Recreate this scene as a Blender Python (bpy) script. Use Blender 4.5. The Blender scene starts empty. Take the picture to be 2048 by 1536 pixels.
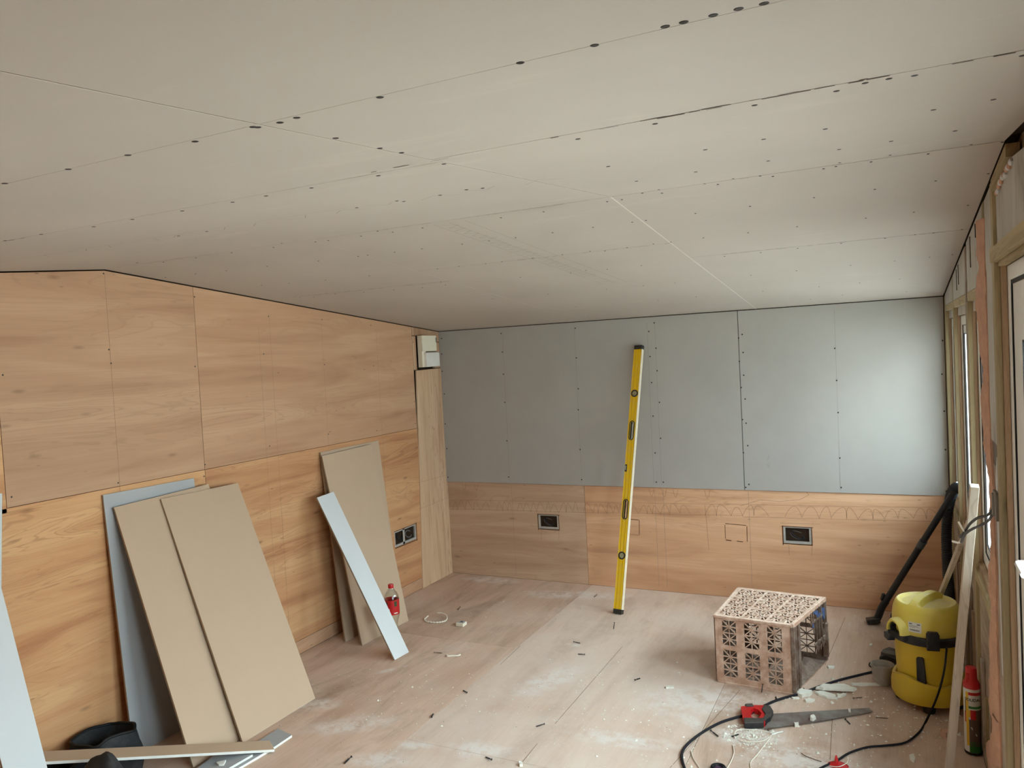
import bpy, bmesh, math, random
from mathutils import Vector, Matrix, noise

C = bpy.context.scene.collection
scene = bpy.context.scene
random.seed(7)

# ---------------------------------------------------------------- camera
W, H0, H1, RY, FY = 3.516, 1.938, 2.208, -2.902, -5.80
def make_camera(loc, yaw, pitch, roll, focal_px):
    cy, sy, cp, sp, cr, sr = math.cos(yaw), math.sin(yaw), math.cos(pitch), math.sin(pitch), math.cos(roll), math.sin(roll)
    f = Vector((-sy, cy, 0)); r = Vector((cy, sy, 0)); d = Vector((0, 0, -1))
    f2 = f*cp + d*sp; d2 = d*cp - f*sp
    r3 = r*cr + d2*sr; d3 = -r*sr + d2*cr
    cam = bpy.data.cameras.new('camera'); o = bpy.data.objects.new('camera', cam); C.objects.link(o)
    cam.sensor_width = 36; cam.lens = focal_px/2048*36; cam.clip_start = .02; cam.clip_end = 200
    m = Matrix((( r3.x, -d3.x, -f2.x), (r3.y, -d3.y, -f2.y), (r3.z, -d3.z, -f2.z)))
    o.matrix_world = Matrix.Translation(loc) @ m.to_4x4()
    scene.camera = o
make_camera(Vector((3.2361, -5.3125, 1.7181)), .45681, .03693, .05194, 1555.66)

# ---------------------------------------------------------------- daylight: overcast sky through the glazing
world = bpy.data.worlds.new('overcast_sky'); scene.world = world; world.use_nodes = True
wn = world.node_tree; bg = wn.nodes['Background']
bg.inputs[0].default_value = (.80, .905, 1.0, 1)
_tc = wn.nodes.new('ShaderNodeTexCoord'); _sp = wn.nodes.new('ShaderNodeSeparateXYZ'); wn.links.new(_tc.outputs['Generated'], _sp.inputs[0])
_mr = wn.nodes.new('ShaderNodeMapRange'); _mr.interpolation_type = 'SMOOTHSTEP'; wn.links.new(_sp.outputs['Z'], _mr.inputs['Value'])   # overcast: dimmer at the horizon
_mr.inputs['From Min'].default_value = -.05; _mr.inputs['From Max'].default_value = .75; _mr.inputs['To Min'].default_value = .8; _mr.inputs['To Max'].default_value = 2.2
wn.links.new(_mr.outputs[0], bg.inputs[1])
scene.view_settings.view_transform = 'Standard'; scene.view_settings.look = 'None'
scene.view_settings.gamma = 1.0; scene.view_settings.use_curve_mapping = False
scene.view_settings.exposure = 3.78
scene.cycles.max_bounces = 12; scene.cycles.diffuse_bounces = 8; scene.cycles.glossy_bounces = 3
scene.cycles.transparent_max_bounces = 12; scene.cycles.transmission_bounces = 4
scene.cycles.sample_clamp_indirect = 6.0; scene.cycles.caustics_reflective = False; scene.cycles.caustics_refractive = False
scene.cycles.use_denoising = True

def portal(x, y0, y1, z0, z1):
    l = bpy.data.lights.new('sky_portal', 'AREA'); l.shape = 'RECTANGLE'; l.size = z1-z0; l.size_y = y1-y0
    l.cycles.is_portal = True
    o = bpy.data.objects.new('sky_portal', l); C.objects.link(o)
    o.location = (x, (y0+y1)/2, (z0+z1)/2)
    o.rotation_euler = (0, math.radians(90), 0)   # faces -x, into the room
for a in ((-.73, -.10, .72, 1.84), (-1.50, -.78, .72, 1.84), (-2.25, -1.60, .72, 1.84), (-4.75, -2.55, 0, 1.92)):
    portal(W+.14, a[0], a[1], a[2], a[3])

# ---------------------------------------------------------------- node helpers
def new_mat(name, rough=.7, spec=.3, metal=0.):
    m = bpy.data.materials.new(name); m.use_nodes = True
    nt = m.node_tree; b = nt.nodes['Principled BSDF']
    b.inputs['Roughness'].default_value = rough; b.inputs['Metallic'].default_value = metal
    b.inputs['Specular IOR Level'].default_value = spec
    return m, nt, b
def coords(nt, scale=(1, 1, 1), loc=(0, 0, 0), rot=(0, 0, 0)):
    t = nt.nodes.new('ShaderNodeTexCoord'); mp = nt.nodes.new('ShaderNodeMapping')
    nt.links.new(t.outputs['Object'], mp.inputs[0])
    mp.inputs['Scale'].default_value = scale; mp.inputs['Location'].default_value = loc; mp.inputs['Rotation'].default_value = rot
    return mp.outputs[0]
def noise_tex(nt, vec, scale=1., detail=4, rough=.55, dist=0.):
    n = nt.nodes.new('ShaderNodeTexNoise'); nt.links.new(vec, n.inputs['Vector'])
    n.inputs['Scale'].default_value = scale; n.inputs['Detail'].default_value = detail
    n.inputs['Roughness'].default_value = rough; n.inputs['Distortion'].default_value = dist
    return n.outputs['Fac']
def ramp(nt, fac, stops):
    r = nt.nodes.new('ShaderNodeValToRGB'); nt.links.new(fac, r.inputs[0])
    e = r.color_ramp.elements
    while len(e) < len(stops): e.new(.5)
    for el, (p, c) in zip(e, stops):
        el.position = p; el.color = (*c, 1) if len(c) == 3 else c
    return r.outputs[0]
def mixc(nt, fac, a, b, mode='MIX'):
    n = nt.nodes.new('ShaderNodeMix'); n.data_type = 'RGBA'; n.blend_type = mode
    for sock, v in ((0, fac), (6, a), (7, b)):
        if isinstance(v, bpy.types.NodeSocket): nt.links.new(v, n.inputs[sock])
        elif sock == 0: n.inputs[0].default_value = v
        else: n.inputs[sock].default_value = (*v, 1)
    return n.outputs[2]
def mathn(nt, op, a, b=0., c=0.):
    n = nt.nodes.new('ShaderNodeMath'); n.operation = op
    for i, v in enumerate((a, b, c)):
        if isinstance(v, bpy.types.NodeSocket): nt.links.new(v, n.inputs[i])
        else: n.inputs[i].default_value = v
    return n.outputs[0]
def bump(nt, b, h, strength=.3, dist=.002):
    n = nt.nodes.new('ShaderNodeBump'); nt.links.new(h, n.inputs['Height'])
    n.inputs['Strength'].default_value = strength; n.inputs['Distance'].default_value = dist
    nt.links.new(n.outputs[0], b.inputs['Normal'])
def S(r, g, b):   # sRGB 0-255 -> linear
    return tuple(((v/255)/12.92 if v/255 <= .04045 else ((v/255+.055)/1.055)**2.4) for v in (r, g, b))

def desat(c, k):
    g_ = (c[0]*.3+c[1]*.6+c[2]*.1); return tuple(v+(g_-v)*k for v in c)
def wood(name, axis, light, mid, dark, seed=0., contrast=1., rough=.62, streak=.35, knots=.6, dust=0., dustcol=(.7, .66, .62)):
    """rotary cut veneer; the grain runs along `axis`"""
    light, mid, dark = (desat(c, .16) for c in (light, mid, dark))
    m, nt, b = new_mat(name, rough, .25)
    st = {'x': (.75, 7.5, 7.5), 'y': (7.5, .75, 7.5), 'z': (7.5, 7.5, .75)}[axis]
    fi = {'x': (3, 130, 130), 'y': (130, 3, 130), 'z': (130, 130, 3)}[axis]
    v = coords(nt, st, (seed, seed*1.7, seed*.6))
    big = noise_tex(nt, v, 1., 3, .5, .9)
    # cathedral figure: bands of a distorted height field
    band = mathn(nt, 'SINE', mathn(nt, 'MULTIPLY', big, 38.))
    band = mathn(nt, 'MULTIPLY_ADD', band, .5, .5)
    lines = ramp(nt, mathn(nt, 'MULTIPLY_ADD', mathn(nt, 'SINE', mathn(nt, 'MULTIPLY', big, 95.)), .5, .5), [(.80, (0, 0, 0)), (.99, (1, 1, 1))])
    lgate = ramp(nt, noise_tex(nt, coords(nt, tuple(a*.6 for a in st), (seed*5, 1, seed)), 1., 3, .5), [(.42, (0, 0, 0)), (.6, (1, 1, 1))])
    fine = noise_tex(nt, coords(nt, fi, (seed, seed, 0)), 1., 3, .6)
    mid_n = noise_tex(nt, coords(nt, tuple(a*3.2 for a in st), (seed*2, 3, 1)), 1., 5, .6, .4)
    base = ramp(nt, big, [(.30, dark), (.47, mid), (.66, light)])
    base = mixc(nt, mathn(nt, 'MULTIPLY', band, .16*contrast), base, dark)
    s2 = ramp(nt, mid_n, [(.35, (0, 0, 0)), (.62, (1, 1, 1))])
    base = mixc(nt, mathn(nt, 'MULTIPLY', s2, streak*contrast), base, light)
    base = mixc(nt, mathn(nt, 'MULTIPLY', ramp(nt, fine, [(.45, (0, 0, 0)), (.7, (1, 1, 1))]), .22), base, dark)
    base = mixc(nt, mathn(nt, 'MULTIPLY', mathn(nt, 'MULTIPLY', lines, lgate), .42*contrast), base, tuple(c*.72 for c in dark))
    if knots:
        kv = nt.nodes.new('ShaderNodeTexVoronoi'); kv.inputs['Scale'].default_value = 1.
        ks = {'x': (2.6, 8.5, 8.5), 'y': (8.5, 2.6, 8.5), 'z': (8.5, 8.5, 2.6)}[axis]
        nt.links.new(coords(nt, ks, (seed*3, seed, 2)), kv.inputs['Vector'])
        kf = ramp(nt, kv.outputs['Distance'], [(.02, (1, 1, 1)), (.10, (0, 0, 0))])
        base = mixc(nt, mathn(nt, 'MULTIPLY', kf, knots), base, tuple(c*.33 for c in dark))
    if knots:
        pv = nt.nodes.new('ShaderNodeTexVoronoi'); pv.inputs['Scale'].default_value = 1.
        nt.links.new(coords(nt, tuple(a*2.7 for a in ks), (seed*7, 2, seed)), pv.inputs['Vector'])
        pf = ramp(nt, pv.outputs['Distance'], [(.03, (1, 1, 1)), (.10, (0, 0, 0))])
        pg = ramp(nt, noise_tex(nt, coords(nt, (1, 1, 1), (seed, 9, 1)), 2.5, 3, .6), [(.48, (0, 0, 0)), (.58, (1, 1, 1))])
        base = mixc(nt, mathn(nt, 'MULTIPLY', mathn(nt, 'MULTIPLY', pf, pg), .6), base, tuple(c*.3 for c in dark))
    if dust:
        dn = noise_tex(nt, coords(nt, (1, 1, 1), (seed, 5, 2)), 2.3, 7, .68, .3)
        df = ramp(nt, dn, [(.46, (0, 0, 0)), (.72, (1, 1, 1))])
        base = mixc(nt, mathn(nt, 'MULTIPLY', df, dust), base, dustcol)
    nt.links.new(base, b.inputs['Base Color'])
    bump(nt, b, fine, .12, .0015)
    return m
def plain(name, col, rough=.6, spec=.4, var=.08, vscale=6., metal=0., bumpy=0., bscale=60.):
    m, nt, b = new_mat(name, rough, spec, metal)
    n = noise_tex(nt, coords(nt), vscale, 5, .6)
    c = ramp(nt, n, [(.3, tuple(max(0, x*(1-var)) for x in col)), (.7, tuple(min(1, x*(1+var)) for x in col))])
    nt.links.new(c, b.inputs['Base Color'])
    if bumpy: bump(nt, b, noise_tex(nt, coords(nt), bscale, 4, .6), bumpy, .003)
    return m
def dusty(name, col, dustc, amt=.5, rough=.55, scale=9., up=.6):
    """colour with plaster dust that lies thicker on upward faces of the thing itself"""
    m, nt, b = new_mat(name, rough, .35)
    n = noise_tex(nt, coords(nt), scale, 7, .7)
    f = ramp(nt, n, [(.42, (0, 0, 0)), (.72, (1, 1, 1))])
    g = nt.nodes.new('ShaderNodeNewGeometry'); sp = nt.nodes.new('ShaderNodeSeparateXYZ'); nt.links.new(g.outputs['Normal'], sp.inputs[0])
    upf = mathn(nt, 'MULTIPLY', ramp(nt, sp.outputs['Z'], [(.55, (0, 0, 0)), (1., (1, 1, 1))]), up)
    n2 = noise_tex(nt, coords(nt, (1, 1, 1), (4, 4, 4)), scale*2, 5, .7)
    upf = mathn(nt, 'MULTIPLY', upf, ramp(nt, n2, [(.35, (.25, .25, .25)), (.6, (1, 1, 1))]))
    fac = mathn(nt, 'MINIMUM', mathn(nt, 'ADD', mathn(nt, 'MULTIPLY', f, amt), upf), 1.)
    nt.links.new(mixc(nt, fac, col, dustc), b.inputs['Base Color'])
    r = mathn(nt, 'MULTIPLY_ADD', fac, .35, rough); nt.links.new(mathn(nt, 'MINIMUM', r, .95), b.inputs['Roughness'])
    return m

M = {}
M['ply_upper'] = wood('pale_peach_plywood', 'y', S(198, 155, 117), S(186, 141, 103), S(170, 122, 86), 1.3, .55, knots=.42)
M['ply_upper_b'] = wood('pale_peach_plywood_sheet_b', 'y', S(202, 158, 119), S(190, 143, 104), S(174, 125, 88), 6.1, .6, knots=.5)
M['ply_lower'] = wood('orange_plywood', 'y', S(218, 166, 106), S(206, 146, 88), S(178, 112, 58), 3.9, 1., knots=.55)
M['ply_lower_b'] = wood('orange_plywood_sheet_b', 'y', S(212, 160, 104), S(198, 139, 86), S(170, 108, 60), 8.4, 1., knots=.55)
M['ply_back'] = wood('pinkish_plywood', 'x', S(204, 170, 138), S(190, 154, 122), S(172, 134, 104), 2.2, .5, knots=.5)
M['ply_back_b'] = wood('reddish_plywood', 'x', S(226, 178, 134), S(214, 162, 117), S(192, 138, 96), 5.7, .6, knots=.45)
M['ply_strip'] = wood('straight_grain_plywood', 'z', S(222, 190, 152), S(204, 166, 126), S(176, 132, 94), 4.4, 1.1, knots=.35)
M['ply_edge'] = wood('ply_offcut', 'z', S(204, 166, 130), S(186, 142, 105), S(160, 116, 82), 9.4, .7, knots=.2)
M['stud'] = wood('treated_timber', 'z', S(180, 164, 124), S(160, 142, 100), S(130, 112, 74), 1.1, .9, knots=.6)
M['stud_y'] = wood('treated_timber_lying', 'y', S(194, 178, 134), S(172, 154, 108), S(140, 120, 80), 2.1, .9, knots=.6)
M['red_batten'] = wood('reddish_batten', 'z', S(188, 158, 124), S(168, 137, 104), S(142, 110, 80), 7.7, .8, knots=.4)
M['old_timber'] = wood('dusty_grey_timber', 'z', S(176, 160, 140), S(150, 130, 108), S(112, 92, 72), 5.2, 1., knots=.5, dust=.5)
M['old_timber_y'] = wood('dusty_grey_timber_lying', 'y', S(176, 160, 140), S(150, 130, 108), S(112, 92, 72), 5.9, 1., knots=.5, dust=.5)
M['batten'] = wood('planed_batten', 'z', S(208, 196, 178), S(188, 173, 152), S(156, 136, 114), 3.3, .8, knots=.3, dust=.4, dustcol=S(205, 200, 190))
M['backing'] = plain('shadow_gap_backing', S(50, 38, 28), .9, .1)
M['gyps'] = plain('plaster_core', S(226, 227, 221), .85, .15, bumpy=.2)
M['grey_paper'] = plain('grey_plasterboard_paper', S(168, 170, 172), .8, .2, var=.03, vscale=2.)
M['white_paper'] = plain('pale_plasterboard_paper', S(206, 210, 212), .8, .2, var=.02, vscale=2.)
M['tan_paper'] = plain('tan_plasterboard_paper', S(188, 164, 140), .75, .2, var=.025, vscale=2.)
M['tan_paper_dark'] = plain('tan_paper_edge', S(150, 128, 104), .8, .2, var=.04)
M['screw_black'] = plain('black_phosphate', S(40, 36, 36), .55, .4, .3)
M['screw_rust'] = plain('dull_brown_screw', S(92, 70, 52), .55, .4, .3)
M['pencil'] = plain('pencil_mark', S(122, 98, 78), .9, .1, var=.2, vscale=20)
M['pencil_faint'] = plain('faint_pencil_mark', S(150, 120, 96), .9, .1, var=.2, vscale=20)
M['pencil_grey'] = plain('grey_pencil_mark', S(138, 130, 120), .9, .1, var=.2, vscale=20)
M['cut'] = plain('burnt_saw_cut', S(84, 50, 26), .9, .1, var=.4, vscale=30)
M['pvc'] = plain('white_window_plastic', S(232, 234, 232), .35, .45, var=.02)
M['gasket'] = plain('black_rubber_gasket', S(20, 20, 24), .6, .3)
M['black_plastic'] = dusty('black_plastic', S(30, 32, 35), S(120, 112, 102), .25, .45, 14., .25)
M['hose_black'] = dusty('black_hose', S(24, 27, 32), S(100, 98, 94), .12, .4, 20., .1)
M['yellow'] = dusty('vacuum_yellow', S(214, 194, 78), S(210, 200, 170), .25, .38, 8., .55)
M['yellow_low'] = dusty('vacuum_yellow_tank', S(206, 176, 44), S(190, 170, 120), .18, .4, 7., .4)
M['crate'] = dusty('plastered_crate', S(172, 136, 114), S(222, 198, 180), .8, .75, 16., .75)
M['crate_in'] = dusty('shaded_crate_inside', S(98, 74, 58), S(186, 172, 160), .5, .75, 12., .3)  # same crate in a darker colour, so its lattice gaps look shaded
M['blue_paint'] = plain('blue_paint', S(70, 88, 124), .5, .4, var=.4, vscale=30)
M['level_yellow'] = dusty('level_yellow', S(230, 188, 18), S(196, 182, 150), .28, .35, 26., .2)
M['level_pale'] = dusty('level_measuring_edge', S(216, 204, 176), S(236, 230, 216), .5, .4, 30., .2)
M['dark_grey'] = plain('dark_grey_rubber', S(52, 50, 46), .6, .3, .15)
M['vial_green'] = plain('vial_glass', S(150, 150, 128), .15, .6, var=.2, vscale=60)
M['white_plastic'] = plain('white_consumer_unit', S(226, 218, 198), .45, .4, var=.02)
M['white_cable'] = plain('white_cable', S(226, 218, 204), .5, .35, var=.05)
M['black_cable'] = plain('black_cable', S(38, 38, 42), .8, .15, .1, 30)
M['grey_cable'] = plain('grey_cable', S(96, 96, 96), .7, .2, .1)
M['steel'] = plain('galvanised_steel', S(188, 186, 180), .5, .5, .12, 30, .4)
M['red'] = plain('red_plastic', S(186, 26, 30), .35, .5, var=.06)
M['foam'] = plain('expanding_foam', S(196, 158, 136), .85, .2, var=.12, vscale=22, bumpy=1., bscale=55)
M['foil'] = None
M['bag'] = dusty('black_bag_fabric', S(34, 36, 38), S(104, 102, 100), .3, .85, 12., .15)
M['bag_rim'] = plain('bag_piping', S(18, 19, 20), .6, .3)
M['pink'] = plain('pink_lining', S(196, 150, 150), .8, .2)
M['label_white'] = plain('white_label', S(214, 214, 208), .5, .3, var=.03)
M['ink'] = plain('dark_ink', S(60, 60, 66), .6, .2)
M['green'] = plain('green_print', S(44, 110, 52), .45, .3)
M['print_yellow'] = plain('yellow_print', S(222, 178, 44), .4, .3)
M['print_brown'] = plain('brown_print', S(96, 82, 68), .45, .3)
M['tub'] = dusty('plastered_tub', S(148, 140, 130), S(186, 176, 164), .7, .7, 22., .5)
M['ring_purple'] = plain('purple_plastic', S(70, 44, 70), .4, .4)

def foil_mat():
    m, nt, b = new_mat('stained_foil_board', .55, .4)
    n = noise_tex(nt, coords(nt, (3, 3, 1.2)), 2., 6, .62, .5)
    c = ramp(nt, n, [(.28, S(140, 132, 124)), (.44, S(180, 178, 172)), (.7, S(196, 196, 192))])
    n2 = noise_tex(nt, coords(nt, (14, 14, 2)), 1., 4, .6)
    c = mixc(nt, mathn(nt, 'MULTIPLY', ramp(nt, n2, [(.6, (0, 0, 0)), (.72, (1, 1, 1))]), .45), c, S(112, 90, 80))
    nt.links.new(c, b.inputs['Base Color']); bump(nt, b, n, .2, .004)
    return m
M['foil'] = foil_mat()

def ceiling_mat():
    m, nt, b = new_mat('ceiling_plasterboard', .85, .2)
    n = noise_tex(nt, coords(nt, (1, 1, 1)), 1.4, 4, .5)
    c = ramp(nt, n, [(.35, S(176, 168, 160)), (.65, S(182, 174, 166))])
    n2 = noise_tex(nt, coords(nt, (1.2, 5, 1), (3, 1, 0)), 1.6, 6, .65)
    c = mixc(nt, mathn(nt, 'MULTIPLY', ramp(nt, n2, [(.60, (0, 0, 0)), (.78, (1, 1, 1))]), .5), c, S(194, 184, 176))
    nt.links.new(c, b.inputs['Base Color'])
    return m
M['ceiling'] = ceiling_mat()
def drywall_mat():
    m, nt, b = new_mat('back_wall_plasterboard', .8, .2)
    n = noise_tex(nt, coords(nt), 2., 5, .6)
    c = ramp(nt, n, [(.3, S(162, 159, 154)), (.7, S(169, 166, 161))])
    n2 = noise_tex(nt, coords(nt, (22, 22, 9), (1, 0, 0)), 1., 3, .6)
    mask = ramp(nt, noise_tex(nt, coords(nt, (1, 1, 1), (9, 0, 0)), 3.5, 3, .6), [(.6, (0, 0, 0)), (.7, (1, 1, 1))])
    sc = mathn(nt, 'MULTIPLY', mathn(nt, 'MULTIPLY', ramp(nt, n2, [(.66, (0, 0, 0)), (.72, (1, 1, 1))]), mask), .4)
    c = mixc(nt, sc, c, S(120, 118, 114))
    nt.links.new(c, b.inputs['Base Color'])
    return m
M['drywall'] = drywall_mat()

def floor_mat(name, seed, axis='y', tint=1., dusty_=0.):
    m, nt, b = new_mat(name, .72, .22)
    g = lambda s: tuple(min(1, c*tint) for c in s)
    st = (5., .7, 5.) if axis == 'y' else (.7, 5., 5.)
    big = noise_tex(nt, coords(nt, st, (seed, seed, 0)), 1., 4, .55, .8)
    c = ramp(nt, big, [(.3, g(S(190, 160, 140))), (.5, g(S(208, 180, 160))), (.7, g(S(218, 192, 173)))])
    f = noise_tex(nt, coords(nt, (90, 4, 90) if axis == 'y' else (4, 90, 90), (seed, 0, 0)), 1., 3, .6)
    c = mixc(nt, mathn(nt, 'MULTIPLY', ramp(nt, f, [(.5, (0, 0, 0)), (.75, (1, 1, 1))]), .25), c, g(S(160, 128, 104)))
    # scuffed grey streaks
    s1 = noise_tex(nt, coords(nt, (3., .9, 1), (seed*2, 1, 0), (0, 0, .5)), 1.2, 8, .7, .6)
    c = mixc(nt, mathn(nt, 'MULTIPLY', ramp(nt, s1, [(.52, (0, 0, 0)), (.70, (1, 1, 1))]), .62), c, S(150, 126, 106))
    # whitish plaster dust in patches, wider than the sheets (same field on every sheet)
    d1 = noise_tex(nt, coords(nt, (1, 1, 1), (2.2, 7.1, 0)), 1.7, 9, .72, .4)
    c = mixc(nt, mathn(nt, 'MULTIPLY', ramp(nt, d1, [(.48-.30*dusty_, (0, 0, 0)), (.70-.16*dusty_, (1, 1, 1))]), .45+.25*dusty_), c, S(222, 209, 198))
    # pronounced plaster smears at their own places
    t = nt.nodes.new('ShaderNodeTexCoord')
    d2 = noise_tex(nt, coords(nt, (1, 1, 1), (5, 3, 0)), 14., 8, .75)
    tot = None
    for (px, py, ang, lx, ly) in SMEARS:
        mp = nt.nodes.new('ShaderNodeMapping'); mp.vector_type = 'TEXTURE'
        mp.inputs['Location'].default_value = (px, py, 0); mp.inputs['Rotation'].default_value = (0, 0, ang); mp.inputs['Scale'].default_value = (lx, ly, 1)
        nt.links.new(t.outputs['Object'], mp.inputs[0])
        ln = nt.nodes.new('ShaderNodeVectorMath'); ln.operation = 'LENGTH'; nt.links.new(mp.outputs[0], ln.inputs[0])
        v = mathn(nt, 'MAXIMUM', mathn(nt, 'SUBTRACT', 1., ln.outputs['Value']), 0.)
        tot = v if tot is None else mathn(nt, 'MAXIMUM', tot, v)
    k = mathn(nt, 'MULTIPLY', tot, mathn(nt, 'MULTIPLY', ramp(nt, d2, [(.40, (0, 0, 0)), (.62, (1, 1, 1))]), 1.7))
    c = mixc(nt, mathn(nt, 'MINIMUM', mathn(nt, 'MULTIPLY', k, .8), .6), c, S(228, 224, 220))
    # specks
    vo = nt.nodes.new('ShaderNodeTexVoronoi'); vo.inputs['Scale'].default_value = 22.; nt.links.new(coords(nt, (1, 1, 1), (seed, 0, 0)), vo.inputs['Vector'])
    gate = ramp(nt, noise_tex(nt, coords(nt), 3., 3, .6), [(.45, (0, 0, 0)), (.6, (1, 1, 1))])
    c = mixc(nt, mathn(nt, 'MULTIPLY', ramp(nt, vo.outputs['Distance'], [(.05, (1, 1, 1)), (.09, (0, 0, 0))]), gate), c, S(228, 220, 208))
    nt.links.new(c, b.inputs['Base Color']); bump(nt, b, d2, .15, .001)
    return m
SMEARS = [((1.664, -2.370), .2, .45, .22)] if False else []
for q, a, lx, ly in (((1.191, -2.636), .3, .18, .08), ((2.346, -1.829), 2.2, .16, .05), ((2.623, -1.887), .3, .22, .12), ((2.843, -2.019), .1, .35, .14),
                     ((0.861, -2.419), .6, .28, .10), ((2.124, -2.108), .1, .3, .08), ((1.494, -1.142), 0., .06, .03), ((0.577, -2.296), .5, .14, .08),
                     ((1.264, -2.472), .2, .12, .05), ((2.344, -1.611), .4, .4, .2), ((1.562, -1.637), 1.2, .3, .12), ((1.163, -0.259), .2, .5, .12),
                     ((0.663, -1.807), 1., .12, .03), ((1.560, -2.409), .2, .2, .1), ((0.399, -0.101), .1, .3, .1)):
    SMEARS.append((q[0], q[1], a, lx, ly))
FLOOR_MATS = [floor_mat('dusty_floor_plywood', 1.1, 'y'), floor_mat('dusty_floor_plywood_b', 4.3, 'y', .97), floor_mat('dusty_floor_plywood_c', 7.9, 'x', .96), floor_mat('shade_browned_floor_plywood', 2.7, 'y', .90), floor_mat('whitened_floor_plywood', 5.2, 'y', 1.0, .72)]  # browner tint is mostly the shade by the right wall put into the colour

def glass_mat():
    m = bpy.data.materials.new('window_glass'); m.use_nodes = True; nt = m.node_tree
    nt.nodes.remove(nt.nodes['Principled BSDF']); out = nt.nodes['Material Output']
    tr = nt.nodes.new('ShaderNodeBsdfTransparent'); tr.inputs[0].default_value = (.93, .97, .95, 1)
    gl = nt.nodes.new('ShaderNodeBsdfGlossy'); gl.inputs['Roughness'].default_value = .02
    fr = nt.nodes.new('ShaderNodeFresnel'); fr.inputs[0].default_value = 1.45
    mx = nt.nodes.new('ShaderNodeMixShader'); nt.links.new(mathn(nt, 'MULTIPLY', fr.outputs[0], .25), mx.inputs[0]); nt.links.new(tr.outputs[0], mx.inputs[1]); nt.links.new(gl.outputs[0], mx.inputs[2])
    nt.links.new(mx.outputs[0], out.inputs[0]); return m
M['glass'] = glass_mat()
def bottle_mat():
    m = bpy.data.materials.new('clear_bottle_plastic'); m.use_nodes = True; nt = m.node_tree
    nt.nodes.remove(nt.nodes['Principled BSDF']); out = nt.nodes['Material Output']
    tr = nt.nodes.new('ShaderNodeBsdfTransparent'); tr.inputs[0].default_value = (.90, .92, .90, 1)
    gl = nt.nodes.new('ShaderNodeBsdfGlossy'); gl.inputs['Roughness'].default_value = .08
    lw = nt.nodes.new('ShaderNodeLayerWeight'); lw.inputs[0].default_value = .35
    mx = nt.nodes.new('ShaderNodeMixShader'); nt.links.new(mathn(nt, 'MULTIPLY_ADD', lw.outputs['Facing'], .7, .05), mx.inputs[0]); nt.links.new(tr.outputs[0], mx.inputs[1]); nt.links.new(gl.outputs[0], mx.inputs[2])
    nt.links.new(mx.outputs[0], out.inputs[0]); return m
M['bottle'] = bottle_mat()

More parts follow.
